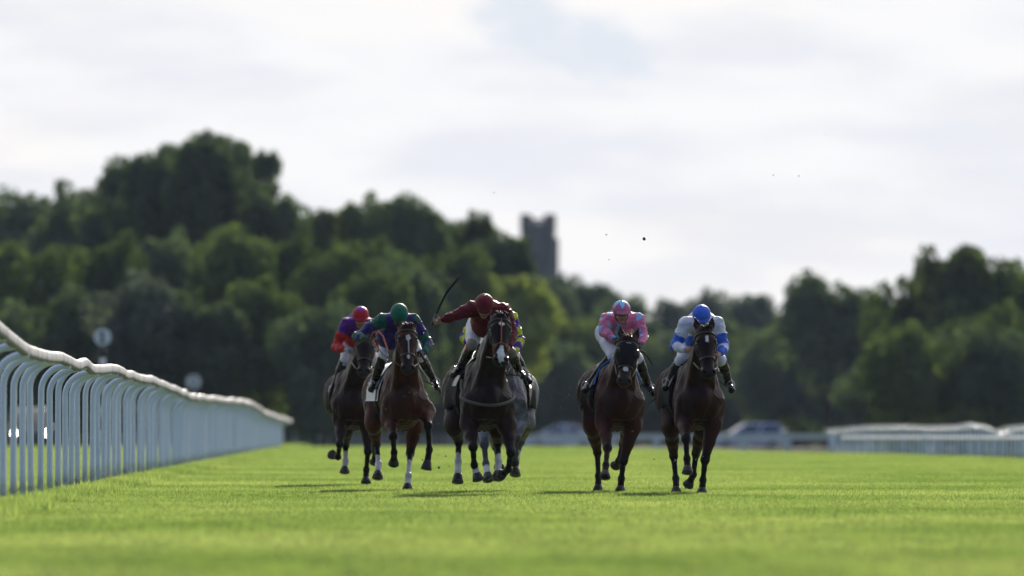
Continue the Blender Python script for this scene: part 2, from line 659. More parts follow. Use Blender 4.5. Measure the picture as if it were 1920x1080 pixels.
def running_rail(name, samples, label, side=1, rmat='grey_rail', oval=(0.045, 0.060), reach=0.28, segs=3):
    """samples: list of post feet (x, y, z, top height above ground)"""
    root = empty(name, samples[0][:3], label=label, cat='running rail')
    o0 = np.array(samples[0][:3])
    off = side * (reach + 0.03)
    for (x, y, z, h) in samples:
        p = link('post', post_mesh(side, reach), root)
        p.location = tuple(np.array((x, y, z)) - o0)
        p.scale = (1, 1, (h - 0.10) / 1.40)
        p.rotation_euler = (random.gauss(0, 0.006), random.gauss(0, 0.006), 0)
    n = len(samples)
    tops = [np.array((x + off, y, z + h - oval[1])) - o0 for (x, y, z, h) in samples]
    for i in range(n - 1):
        p0 = tops[max(i - 1, 0)]; p1 = tops[i]; p2 = tops[i + 1]; p3 = tops[min(i + 2, n - 1)]
        pts = []
        for k in range(segs + 1):
            t = k / segs
            q = 0.5 * ((2 * p1) + (-p0 + p2) * t + (2 * p0 - 5 * p1 + 4 * p2 - p3) * t * t + (-p0 + 3 * p1 - 3 * p2 + p3) * t ** 3)
            pts.append(q)
        mb = MB()
        rprof(mb, pts, oval[0], oval[1])
        s = mb.build('rail', M[rmat], root, True)
        jb = MB()
        d = (p2 - p1) / np.linalg.norm(p2 - p1)
        rprof(jb, [p1 - d * 0.045, p1 + d * 0.045], oval[0] + .005, oval[1] + .005)
        jb.build('rail_joint', M['joint'], root, True)
    return root


def left_rail():
    S = []
    D = 95.0
    while D < 391:
        S.append((rail_x(D) + random.gauss(0, .008), D, 0.0 + gz(rail_x(D), D), rail_top(D) + random.gauss(0, .011)))
        D += 3.0
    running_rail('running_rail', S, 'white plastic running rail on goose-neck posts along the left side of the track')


left_rail()


def right_rails():
    S = []
    n = 52
    for i in range(n):
        t = i / (n - 1)
        D = 322 + (450 - 322) * t
        px = 1945 + (1558 - 1945) * t
        top = float(np.interp(px, [1555, 1600, 1640, 1700, 1750, 1800, 1832, 1856, 1880, 1905, 1945], [806, 802, 798, 797, 799, 798, 793, 798, 807, 799, 796]))
        x = PX(px, D); base = PZ(858, D)
        S.append((x, D, base, PZ(top, D) - base))
    running_rail('running_rail', S, 'wavy-topped white rail at the far right, behind the straight picket fence', side=-1, rmat='rail', oval=(.03, .034), reach=.2, segs=1)
    # picket fence in front of it
    D0, D1, p0, p1 = 300, 352, 1935, 1566
    x0 = PX(p0, D0)
    root = empty('picket_fence', (x0, D0, 0), label='straight white fence of close upright pickets at the far right edge of the turf', cat='fence')
    N = 27
    pk = MB(); pk.box((0, 0, .36), (.055, .03, .84)); pm = pk.mesh('picket'); pm.materials.append(M['post'])
    prev = None
    for i in range(N):
        t = i / (N - 1); D = D0 + (D1 - D0) * t; px = p0 + (p1 - p0) * t + random.uniform(-1.2, 1.2)
        base = PZ(864 - 9 * t, D); top = PZ(817, D)
        x = PX(px, D)
        o = link('picket', pm, root); o.location = (x - x0, D - D0, base); o.scale = (random.choice((1, 1, 1, 1.7)), 1, (top - base) / .78)
        if i % 5 == 0:
            if prev is not None:
                a = np.array(prev); b = np.array((x - x0, D - D0 - .05, top - .07)); d = b - a
                g = MB(); g.tube([a, a + d * .994], .055, 8, flat=((0, 1, 0), .25)); g.build('fence_rail', M['rail'], root)
            prev = (x - x0, D - D0 - .05, top - .07)
    # broad-boarded fence between the horses and the cars
    D = 600; s = F / D
    base = PZ(846, D)
    root = empty('paddock_fence', (PX(985, D), D, base), label='low white post and board fence in front of the far road', cat='fence')
    h = PZ(814, D) - base
    n = 8
    for i in range(n):
        g = MB(); g.box((i * 82 / s, 0, h / 2 - .05), (.30, .12, h + .1)); g.build('post', M['post'], root)
    for i in range(n - 1):
        g = MB(); g.box(((i + .5) * 82 / s, -.08, h - .15), (81.5 / s, .04, .30)); g.build('board', M['rail'], root)


right_rails()

# ---------------------------------------------------------------- road and low wall
def slab(name, x0, x1, y0, y1, z, mat):
    V = [(x0, y0, z), (x1, y0, z), (x1, y1, z), (x0, y1, z)]
    return link(name, np_mesh(name, V, [(0, 1, 2, 3)], smooth=False), None, mat)


M['asphalt'] = simple('asphalt', (0.055, 0.056, 0.06), 0.95, spec=0.05, noise=0.2, nscale=0.5)
V = []; ys = [652, 660, 690, 715, 735]
for y in ys:
    for x in (-60, -30, -10, 0, 10, 30, 60):
        V.append((x, y, gz(x, y) + 0.06))
Q = [(i * 7 + j, i * 7 + j + 1, (i + 1) * 7 + j + 1, (i + 1) * 7 + j) for i in range(4) for j in range(6)]
tag(link('road', np_mesh('road', V, Q), None, M['asphalt']), 'grey service road crossing beyond the track', kind='structure')

wall = empty('low_wall', (0, 742, gz(0, 742)), label='long low grey concrete wall beyond the service road', cat='wall')
for i in range(18):
    mb = MB(); mb.box((-52 + i * 3.0, 0, 0.42 + 0.006 * math.sin(i * 2.1)), (2.985, 0.3, 0.92)); mb.build('panel', M['concrete'], wall)


# ---------------------------------------------------------------- furlong markers
def glyph(mb, ch, s, y):
    """number made of flat strokes in the xz plane, height s"""
    t = s * 0.22
    if ch == '1':
        mb.box((0, y, 0), (t, .006, s)); mb.box((-s * .13, y, s * .36), (s * .22, .006, t * .8)); mb.box((0, y, -s * .46), (s * .5, .006, t * .7))
    if ch == '2':
        a = s * .25
        pts = [(-a, s * .28), (-a * .6, s * .45), (0, s * .5), (a * .7, s * .43), (a, s * .25), (a * .7, s * .02), (-a, -s * .42)]
        for p, q in zip(pts[:-1], pts[1:]):
            mb.tube([(p[0], y, p[1]), (q[0], y, q[1])], t / 2, 6, flat=((0, 1, 0), .1))
        mb.box((0, y, -s * .46), (a * 2.2, .006, t))


def marker(px, py, D, rad, ch, label):
    x = PX(px, D); z0 = gz(x, D)
    root = empty('furlong_marker', (x, D, z0), label=label, cat='distance marker', group='furlong markers beyond the left rail')
    h = PZ(py, D) - z0
    mb = MB(); mb.lathe((0, -0.02, h), [(rad * .98, -0.02), (rad, -0.015), (rad, 0.015), (rad * .98, 0.02)], 32, (0, 1, 0)); mb.build('disc', M['rail'], root)
    mb = MB(); mb.lathe((0, 0.006, h), [(rad * 1.06, 0), (rad * 1.06, 0.05)], 32, (0, 1, 0)); mb.build('disc_backing', M['black'], root)
    g = MB(); glyph(g, ch, rad * 1.25, -0.045); q = g.build('number', M['black'], root); q.location = (0, 0, h)
    z = 0; k = 0
    bot = h - rad
    n = 9
    for i in range(n):
        zz0 = bot * i / n - (0.1 if i == 0 else 0); zz1 = bot * (i + 1) / n
        mb = MB(); mb.tube([(0, 0.05, zz0), (0, 0.05, zz1)], 0.075, 12)
        mb.build('pole_section', M['black'] if (n - 1 - i) % 2 == 0 else M['rail'], root, True)


marker(192, 632, 305, 0.235, '1', 'nearer round white furlong disc on a black and white pole behind the left rail')
marker(363, 716, 505, 0.32, '2', 'farther small round furlong disc above the far end of the left rail')


# ---------------------------------------------------------------- cars
def car(label, x, y, z, rz, L, H, W, paint, kindc='estate', lights=None, name='parked_car'):
    root = empty(name, (x, y, z), rz, label=label, cat='car')
    # side outline along +x = front
    hb = H * 0.58
    if kindc == 'suv':
        low = [(-.5, .30), (-.495, .60), (-.47, hb / H + .02), (.22, hb / H + .02), (.44, .56), (.495, .46), (.5, .24), (.47, .16), (-.48, .16)]
        top = [(-.465, hb / H), (-.42, .93), (-.36, .985), (-.05, 1.0), (.05, .97), (.245, hb / H)]
    else:
        low = [(-.5, .32), (-.49, .60), (-.44, .66), (-.20, .66), (.25, .64), (.43, .54), (.49, .44), (.5, .22), (.47, .15), (-.48, .15)]
        top = [(-.40, .65), (-.24, .94), (-.12, .995), (.02, 1.0), (.10, .95), (.30, .635)]
    def prism(name, prof, w0, w1, zsplit, mat, smooth=True):
        vs = []
        rows = [(-1, .90), (-.97, 1.0), (-.5, 1.0), (.5, 1.0), (.97, 1.0), (1, .90)]
        for (sy, k) in rows:
            for (u, v) in prof:
                wv = w0 if v * H < zsplit else w0 + (w1 - w0) * (v * H - zsplit) / max(1e-3, H - zsplit)
                cu = sum(p[0] for p in prof) / len(prof); cv = sum(p[1] for p in prof) / len(prof)
                vs.append(((cu + (u - cu) * (1 - (1 - k) * .25)) * L, sy * wv / 2, (cv + (v - cv) * (1 - (1 - k) * .25)) * H))
        n = len(prof); fs = []
        for i in range(len(rows) - 1):
            for j in range(n):
                a = i * n + j; b = i * n + (j + 1) % n
                fs.append((a, a + n, b + n, b))
        fs.append(tuple(range(n))); fs.append(tuple((len(rows) - 1) * n + j for j in range(n - 1, -1, -1)))
        mb = MB(); mb.poly(vs, fs)
        return mb.build(name, mat, root, False)
    prism('body', low, W, W * .96, hb, paint)
    prism('cabin', top, W * .94, W * .74, hb, paint)
    # windows: thin panes set just proud of the cabin
    zt = [t for t in top if t[1] > .9]
    for s in (-1, 1):
        a0, a1 = top[0][0] + .03, top[-1][0] - .06
        b0, b1 = zt[0][0] + .02, zt[-1][0] - .0
        m = (a0 + a1) / 2; mb_ = (b0 + b1) / 2
        def pane(u0, u1, v0, v1, nm):
            zl = hb + .04; zh = H * .93
            wl = W * .94 / 2 + .012 - .0; wh = W * (.94 - .20 * (zh - hb) / (H - hb)) / 2 + .012
            P = [(u0 * L, s * wl, zl), (u1 * L, s * wl, zl), (v1 * L, s * wh, zh), (v0 * L, s * wh, zh)]
            P2 = [(p[0], p[1] - s * .02, p[2]) for p in P]
            g = MB(); g.poly(P + P2, [(0, 1, 2, 3), (7, 6, 5, 4), (0, 4, 5, 1), (1, 5, 6, 2), (2, 6, 7, 3), (3, 7, 4, 0)])
            g.build(nm, M['glass'], root)
        pane(a0, m - .012, b0, mb_ - .012, 'side_window'); pane(m + .012, a1, mb_ + .012, b1, 'side_window')
    def screen(u0, z0_, u1, z1_, d, nm, w0, w1):
        # a curved pane
        vs = []; n = 7
        for k in range(n):
            s = -1 + 2 * k / (n - 1)
            bul = (1 - s * s) * .05 * d
            for q in range(4):
                tq = q / 3
                bz = .03 * math.sin(math.pi * tq)
                vs.append((u0 + (u1 - u0) * tq + bul + d * .012 + d * bz * .6, s * (w0 + (w1 - w0) * tq) / 2, z0_ + (z1_ - z0_) * tq + .012 + bz))
        fs = [(k * 4 + q, (k + 1) * 4 + q, (k + 1) * 4 + q + 1, k * 4 + q + 1) for k in range(n - 1) for q in range(3)]
        g = MB(); g.poly(vs, fs); g.build(nm, M['glass'], root, True)
    screen(top[-1][0] * L - .04, hb + .04, (top[-2][0] + .01) * L, H * .94, 1, 'windscreen', W * .84, W * .68)
    screen(top[0][0] * L + .02, hb + .06, (top[1][0]) * L, H * .92, -1, 'rear_window', W * .8, W * .66)
    wr = .33 if kindc != 'suv' else .37
    for u in (-.31, .32):
        for s in (-1, 1):
            g = MB(); g.lathe((u * L, s * (W / 2 - .23) if s > 0 else -(W / 2 - .23) , wr), [(wr * .7, 0), (wr, .02), (wr, .19), (wr * .72, .225)], 20, (0, s, 0))
            ty = g.build('wheel', M['tyre'], root, True)
            g = MB(); g.lathe((u * L, s * (W / 2 - .02), wr), [(wr * .66, 0), (wr * .60, .02), (wr * .2, .03)], 12, (0, s, 0))
            g.build('rim', M['rim'], ty)
    for s in (-1, 1):
        g = MB(); g.lathe((L * .485, s * W * .36, H * .42), [(.10, 0), (.095, .035), (.06, .06)], 14, (1, 0, 0))
        g.build('headlight', lights or M['chrome'], root, True)
        g = MB(); g.box((-L * .497, s * W * .42, H * .50), (.04, .16, .22)); g.build('tail_light', M['red_lamp'], root)
        g = MB(); g.box((L * .17, s * (W / 2 + .08), hb + .08), (.13, .16, .13)); g.build('wing_mirror', M['black'], root)
    g = MB(); g.box((L * .492, 0, H * .34), (.05, W * .5, .18)); g.build('grille', M['black'], root)
    g = MB(); g.box((L * .49, 0, H * .21), (.09, W * .9, .14)); g.build('bumper', M['black'], root)
    g = MB(); g.box((-L * .49, 0, H * .24), (.09, W * .9, .16)); g.build('bumper', M['black'], root)
    return root


M['red_lamp'] = simple('red_lamp', (0.35, 0.01, 0.01), 0.2, coat=.5)
M['silver_paint'] = simple('silver_paint', (0.78, 0.83, 0.90), 0.28, metal=0.15, noise=.03, coat=.8)
M['grey_paint'] = simple('dark_blue_grey_paint', (0.015, 0.02, 0.035), 0.3, metal=0.0, noise=.03, coat=.8)
M['pale_paint'] = simple('pale_silver_paint', (0.66, 0.72, 0.80), 0.3, metal=0.15, noise=.03, coat=.8)


def lamp_mat(name, col, s):
    m, t, out = new_mat(name)
    e = t.n('ShaderNodeEmission'); e.inputs[0].default_value = (*col, 1); e.inputs[1].default_value = s
    t.l(e.outputs[0], out.inputs[0])
    return m


M['lit'] = lamp_mat('lit_headlight', (1, .93, .82), 16)


def on_road(x, y):
    return gz(x, y) + .065


x = PX(1052, 700); car('silver car driving left, seen between the grey and chestnut horses', x, 700, on_road(x, 700), math.pi, 4.35, 1.42, 1.75, M['silver_paint'], name='car')
x = PX(1402, 690); car('pale silver estate car glinting in the sun behind the rightmost horse', x, 690, on_road(x, 690), math.pi + .12, 4.5, 1.56, 1.8, M['pale_paint'], 'suv', name='car')
gl = MB(); gl.lathe((-2.06, 0.45, 1.04), [(.01, .125), (.10, .12), (.20, .105), (.29, .075), (.35, .03), (.36, 0)], 24)  # polished dome added at the car's rear corner only to catch a sun glint
glint_ = gl.build('glint_dome', M['chrome'], [o for o in bpy.data.objects if o.get('label', '').startswith('pale silver estate')][0], True)
x = PX(56, 480); car('dark off-roader facing the camera with lit headlights, seen through the left rail posts', x, 480, gz(x, 480), -math.pi / 2 + .05, 4.3, 1.82, 1.9, M['grey_paint'], 'suv', M['lit'], name='car')


# ---------------------------------------------------------------- church tower
def tower():
    D = 1500; s = F / D
    x = PX(1009, D); H = PZ(419, D); w = 58 / s
    root = empty('stone_tower', (x, D, 0), R(-8), label='dark square stone tower rising above the distant trees', cat='tower')
    mb = MB(); mb.box((0, 0, H / 2 - 1), (w, w, H + 2)); mb.build('wall', M['stone'], root)
    for z in (H * .98, H * .66):
        mb = MB(); mb.box((0, 0, z), (w + .3, w + .3, .35)); mb.build('string_course', M['stone'], root)
    for i, (a, b) in enumerate([(-1, -1), (1, -1), (-1, 1), (1, 1)]):
        mb = MB(); mb.box((a * (w / 2 - .45), b * (w / 2 - .45), H + .55), (1.05, 1.05, 1.3)); mb.build('corner_turret', M['stone'], root)
        mb = MB(); mb.box((a * (w / 2 + .1), b * (w / 2 + .1), H * .46), (.55, .55, H * .94)); mb.build('buttress', M['stone'], root)
    for k in (-.12, .12):
        for sgn in (-1, 1):
            mb = MB(); mb.box((k * w * 1.2, sgn * (w / 2 - .1), H + .35), (w * .14, .35, .5)); mb.build('merlon', M['stone'], root)
    mb = MB(); mb.box((0, -w / 2 - .01, H * .82), (w * .22, .12, 2.2)); mb.build('louvre_window', M['black'], root)


tower()


# ---------------------------------------------------------------- trees
def crown_mesh(seed, n=8000, lobes=46, leaf=.055):
    """unit crown: x,y in -1..1, z in -1..1 ; leaf quads in clumps on a lumpy dome"""
    r = np.random.default_rng(seed)
    C = []; Rd = []
    for i in range(lobes):
        d = r.normal(size=3); d /= np.linalg.norm(d)
        if d[2] < -.3: d[2] *= -1
        q = .30 + .42 * r.random()
        rad = .13 + .24 * r.random() ** 1.8
        C.append(d * q * np.array((1.05, 1.05, 1.0)) * (1.0 + .12 * r.normal())); Rd.append(rad)
    C.append(np.array((0, 0, -.1))); Rd.append(.55)
    C.append(np.array((0, 0, -.45))); Rd.append(.5)
    C = np.array(C); Rd = np.array(Rd)
    wgt = Rd ** 2; wgt /= wgt.sum()
    k = r.choice(len(C), n, p=wgt)
    d = r.normal(size=(n, 3)); d /= np.linalg.norm(d, axis=1)[:, None]
    rr = Rd[k] * (0.62 + .45 * r.random(n) ** .6)
    p = C[k] + d * rr[:, None]
    nrm = d + r.normal(0, .5, (n, 3)); nrm /= np.linalg.norm(nrm, axis=1)[:, None]
    t = np.cross(nrm, r.normal(size=(n, 3))); t /= np.linalg.norm(t, axis=1)[:, None]
    b = np.cross(nrm, t)
    s = (leaf * (.5 + .9 * r.random(n)))[:, None]
    V = np.stack([p - t * s, p + b * s * .7, p + t * s, p - b * s * .7], 1).reshape(-1, 3)
    return np_mesh('crown', V, np.arange(4 * n).reshape(-1, 4), smooth=False)


def trunk_mesh(seed):
    r = random.Random(seed)
    mb = MB()
    mb.tube([(0, 0, -.03), (.02, .0, .12), (r.uniform(-.05, .05), 0, .35), (r.uniform(-.08, .08), .03, .75)], [.075, .055, .045, .014], 8)
    for i in range(5):
        a = r.random() * 6.28; z = .2 + .1 * i
        mb.tube([(0, 0, z), (.25 * math.cos(a), .25 * math.sin(a), z + .10), (.5 * math.cos(a), .5 * math.sin(a), z + .22)], [.032, .02, .007], 6)
    return mb.mesh('trunk', True)


TM = {
    'dark': foliage_mat('foliage_dark', (0.030, 0.044, 0.022), (0.062, 0.080, 0.034), (0.594, 0.759, 0.33)),
    'mid': foliage_mat('foliage_mid', (0.028, 0.044, 0.013), (0.066, 0.086, 0.024), (0.594, 0.726, 0.297)),
    'light': foliage_mat('foliage_light', (0.042, 0.062, 0.014), (0.095, 0.120, 0.030), (0.66, 0.792, 0.264)),
    'grey': foliage_mat('foliage_grey', (0.042, 0.058, 0.036), (0.085, 0.105, 0.060), (0.594, 0.66, 0.396)),
    'bright': foliage_mat('foliage_bright', (0.072, 0.096, 0.022), (0.125, 0.155, 0.040), (0.8, 0.9, 0.35)),
}
CROWNS = {}
TRUNKS = []


def tree(px, top, hw, D, tone, label, hpx=None, depth=1.0, low=0.12, lean=0, grp=None, name='tree'):
    """px/top/hw: where the tree stands, how high it reaches, how broad it is, at distance D"""
    if not TRUNKS:
        for i in range(3):
            t = trunk_mesh(50 + i); t.materials.append(M['trunk']); TRUNKS.append(t)
    v = random.randrange(4)
    if (tone, v) not in CROWNS:
        src = CROWNS.get(('geo', v))
        if src is None:
            src = crown_mesh(300 + v); CROWNS[('geo', v)] = src
        c = src.copy(); c.materials.clear(); c.materials.append(TM[tone]); CROWNS[(tone, v)] = c
    x = PX(px, D); z0 = gz(x, D); H = PZ(top, D) - z0; w = hw * D / F
    root = empty(name, (x, D, z0), random.uniform(0, 6.28), label=label, cat='tree' if name == 'tree' else 'bush', group=grp)
    tr = link('trunk', random.choice(TRUNKS), root); tr.scale = (w * .9, w * .9, H)
    cr = link('crown', CROWNS[(tone, v)], root)
    w *= random.uniform(1.3, 1.5) if hw > 45 else 1.15
    hh = min(w * random.uniform(1.1, 1.6), H * .52) if low > 0 else H * .53
    if hpx: hh = hpx * D / F
    cr.location = (0, 0, H - hh * .93); cr.scale = (w, w * depth, hh)
    return root
# px, top row, half width, distance, tone, label
TREES = [
    # back row, left of the tower
    (-120, 385, 80, 700, 'dark', 'dark tree beyond the left edge of the wood in view'),
    (-200, 420, 85, 690, 'mid', 'green tree at the outer left end of the wood'),
    (2040, 470, 80, 640, 'dark', 'dark tree beyond the right edge of the wood in view'),
    (2130, 500, 85, 640, 'mid', 'green tree at the outer right end of the wood'),
    (-90, 480, 90, 590, 'mid', 'lower green tree at the outer left end of the wood'),
    (-40, 372, 80, 700, 'dark', 'dark tree top cut by the left edge of the picture'),
    (60, 345, 78, 690, 'dark', 'broad dark tree above the left rail, lower than its right neighbour'),
    (150, 330, 80, 680, 'dark', 'dark tree on the left shoulder of the tallest clump'),
    (215, 312, 70, 670, 'dark', 'rounded dark tree just left of the tallest tree'),
    (300, 262, 75, 650, 'dark', 'tall dark tree making the left half of the highest crown'),
    (390, 236, 72, 645, 'dark', 'tallest tree of the wood, a dark dome left of the picture centre'),
    (440, 300, 70, 650, 'dark', 'dark tree filling the dip between the tallest tree and the spire-shaped one'),
    (496, 278, 30, 640, 'dark', 'narrow spire-shaped tree right of the tallest tree'),
    (535, 362, 48, 650, 'dark', 'dark low-shouldered tree under the spire-shaped one'),
    (612, 383, 50, 660, 'mid', 'green tree in the dip behind the red-capped rider'),
    (690, 352, 62, 655, 'mid', 'rounded green tree high above the green-capped rider'),
    (770, 358, 58, 650, 'dark', 'dark rounded tree above the raised whip'),
    (830, 398, 50, 655, 'mid', 'green tree stepping down towards the stone tower'),
    (893, 392, 42, 650, 'mid', 'tree with a knobbly top left of the stone tower'),
    (955, 432, 36, 640, 'mid', 'slim tree standing against the left side of the stone tower'),
    (925, 430, 50, 640, 'dark', 'dark tree low at the left foot of the stone tower'),
    (345, 246, 66, 655, 'dark', 'dark tree between the two halves of the highest crown'),
    (262, 282, 62, 660, 'dark', 'dark tree on the left slope of the highest crown'),
    (418, 246, 55, 650, 'dark', 'dark tree on the right side of the highest crown'),
    (466, 322, 52, 655, 'dark', 'dark tree under the notch beside the spire-shaped tree'),
    (978, 452, 30, 640, 'dark', 'narrow dark tree touching the left side of the stone tower'),
    (1048, 508, 30, 900, 'dark', 'small far tree against the right foot of the stone tower'),
    # middle row
    (20, 440, 80, 590, 'mid', 'mid-height green tree at the far left behind the rail'),
    (110, 455, 72, 585, 'mid', 'green tree left of the rounded bright one above the white disc'),
    (215, 425, 78, 580, 'mid', 'lighter green rounded tree above the nearer white disc'),
    (320, 420, 72, 590, 'dark', 'dark gap tree under the tallest crown'),
    (440, 418, 82, 580, 'mid', 'olive green broad tree below the spire-shaped tree'),
    (545, 430, 70, 585, 'mid', 'green tree between the olive one and the red-capped rider'),
    (625, 455, 70, 580, 'mid', 'bushy tree directly above the red-capped rider'),
    (700, 440, 74, 590, 'mid', 'mid green tree directly above the green-capped rider'),
    (780, 465, 70, 580, 'dark', 'dark tree behind the raised whip'),
    (860, 455, 70, 585, 'mid', 'green tree over the maroon rider, behind the bright one'),
    # lower row
    (30, 560, 90, 540, 'dark', 'dark lower tree at the left edge behind the posts'),
    (140, 530, 90, 535, 'dark', 'dark lower tree behind the nearer white disc'),
    (265, 505, 85, 530, 'grey', 'grey-green lower tree right of the nearer white disc'),
    (380, 540, 85, 530, 'dark', 'dark lower tree above the farther small disc'),
    (490, 515, 85, 535, 'mid', 'lower tree midway between the farther disc and the red-capped rider'),
    (590, 560, 75, 530, 'dark', 'dark lower tree left of the red-capped rider'),
    (690, 500, 85, 540, 'mid', 'lower tree right behind the green-capped rider'),
    (770, 490, 70, 545, 'dark', 'dark tree left of the bright green one'),
    (960, 508, 98, 600, 'bright', 'bright yellow-green rounded tree behind the maroon rider', 118),
    (878, 552, 62, 595, 'bright', 'bright green lower clump left of the maroon rider', 95),
    (1030, 590, 70, 762, 'light', 'lighter green clump between the maroon and the pink rider'),
    # right of the tower
    (1100, 512, 62, 900, 'dark', 'far dark rounded tree right of the stone tower'),
    (1050, 530, 40, 880, 'dark', 'far dark tree at the right foot of the stone tower'),
    (1165, 545, 46, 880, 'dark', 'far tree sloping down to the gap above the pink rider'),
    (1130, 590, 72, 762, 'light', 'fresh green tree behind the pink rider'),
    (1212, 598, 40, 820, 'dark', 'low tree in the dip of the skyline between the pink and blue riders'),
    (1262, 556, 36, 860, 'grey', 'hazy tree just left above the blue-capped rider'),
    (1330, 538, 50, 850, 'grey', 'hazy rounded tree right above the blue-capped rider'),
    (1412, 545, 50, 840, 'grey', 'hazy tree between the blue-capped rider and the big right-hand dome'),
    (1380, 620, 80, 775, 'mid', 'mid green tree right beside the blue-capped rider'),
    (1270, 640, 70, 775, 'mid', 'mid green tree between the two right-hand riders'),
    (1555, 503, 90, 700, 'dark', 'big dark dome-shaped tree right of the blue-capped rider'),
    (1480, 585, 60, 775, 'mid', 'tree tucked at the left foot of the dark dome'),
    (1645, 580, 55, 700, 'dark', 'lower dark tree right of the dark dome'),
    (1735, 490, 70, 640, 'mid', 'tree at the left shoulder of the tall right-hand crown'),
    (1815, 448, 85, 630, 'mid', 'tallest tree on the right side of the picture'),
    (1905, 478, 70, 635, 'mid', 'tree at the right edge beside the tallest one there'),
    (1960, 500, 60, 640, 'dark', 'dark tree cut by the right edge of the picture'),
    (1700, 600, 90, 560, 'mid', 'mid green tree in front of the right-hand clump'),
    (1600, 640, 80, 762, 'mid', 'mid green tree below the dark dome'),
    (1500, 660, 75, 762, 'grey', 'grey-green tree low beside the dark dome'),
    (1870, 600, 90, 560, 'dark', 'dark tree low at the right edge'),
    (1840, 560, 80, 600, 'mid', 'mid green tree under the tallest one on the right'),
    (1670, 560, 55, 650, 'mid', 'green tree filling the dip right of the dark dome'),
]
for a in TREES:
    tree(*a)
for i in range(17):
    TREES.append((-50 + i * 62, random.uniform(415, 470) + max(0, i - 11) * 10, 70, 735, 'dark'))
for i in range(9):
    TREES.append((1450 + i * 64, random.uniform(590, 625), 70, 740, 'dark'))
for a in TREES[-26:]:
    tree(*a, 'dark tree deep in the wood, seen only through gaps between nearer crowns', grp='trees deep in the wood')
BUSHES = [
    (1580, 728, 70, 762, 'light', 'light green bush where the right rail begins'),
    (1690, 650, 100, 590, 'dark', 'dark bush mass behind the right rail, left part'),
    (1800, 610, 115, 580, 'dark', 'large dark bush in the middle behind the right rail'),
    (1890, 680, 80, 585, 'dark', 'dark green bush behind the right end of the rail'),
    (1510, 755, 40, 762, 'dark', 'small dark bush right of the glinting car'),
    (1440, 700, 60, 780, 'grey', 'grey-green bush behind the glinting car'),
    (1240, 700, 60, 780, 'dark', 'dark bush between the chestnut and the rightmost horse'),
    (1030, 690, 70, 770, 'dark', 'dark bush behind the silver car'),
    (1125, 720, 60, 775, 'mid', 'green bush behind the chestnut horse'),
]
for a in BUSHES:
    tree(*a, low=0.0, name='bush')
# the dense undergrowth closing the foot of the wood: things nothing tells apart
for i in range(40):
    px = -250 + i * 62 + random.uniform(-12, 12)
    tree(px, random.uniform(560, 640), random.uniform(60, 78), random.uniform(765, 800), random.choice(('dark', 'dark', 'dark', 'grey')),
         'dark undergrowth tree in the shaded foot of the wood', low=0.0, grp='undergrowth along the foot of the wood')
for i in range(40):
    px = -250 + i * 62 + random.uniform(-12, 12)
    tree(px, random.uniform(620, 700), random.uniform(58, 76), random.uniform(750, 762), 'dark',
         'dark undergrowth tree in the shaded foot of the wood', low=0.0, grp='undergrowth along the foot of the wood')


# ---------------------------------------------------------------- haze
def haze():
    m, t, out = new_mat('haze')
    v = t.n('ShaderNodeVolumePrincipled')
    v.inputs['Color'].default_value = (0.62, 0.76, 1.0, 1)
    v.inputs['Density'].default_value = HAZE
    v.inputs['Anisotropy'].default_value = 0.0
    t.l(v.outputs[0], out.inputs['Volume'])
    mb = MB(); mb.box((0, 900, 21), (900, 1800, 48)); o = mb.build('haze', m)
    o.display_type = 'WIRE'
    tag(o, 'thin pale summer haze in the air', kind='stuff')


HAZE = 0.000040
haze()

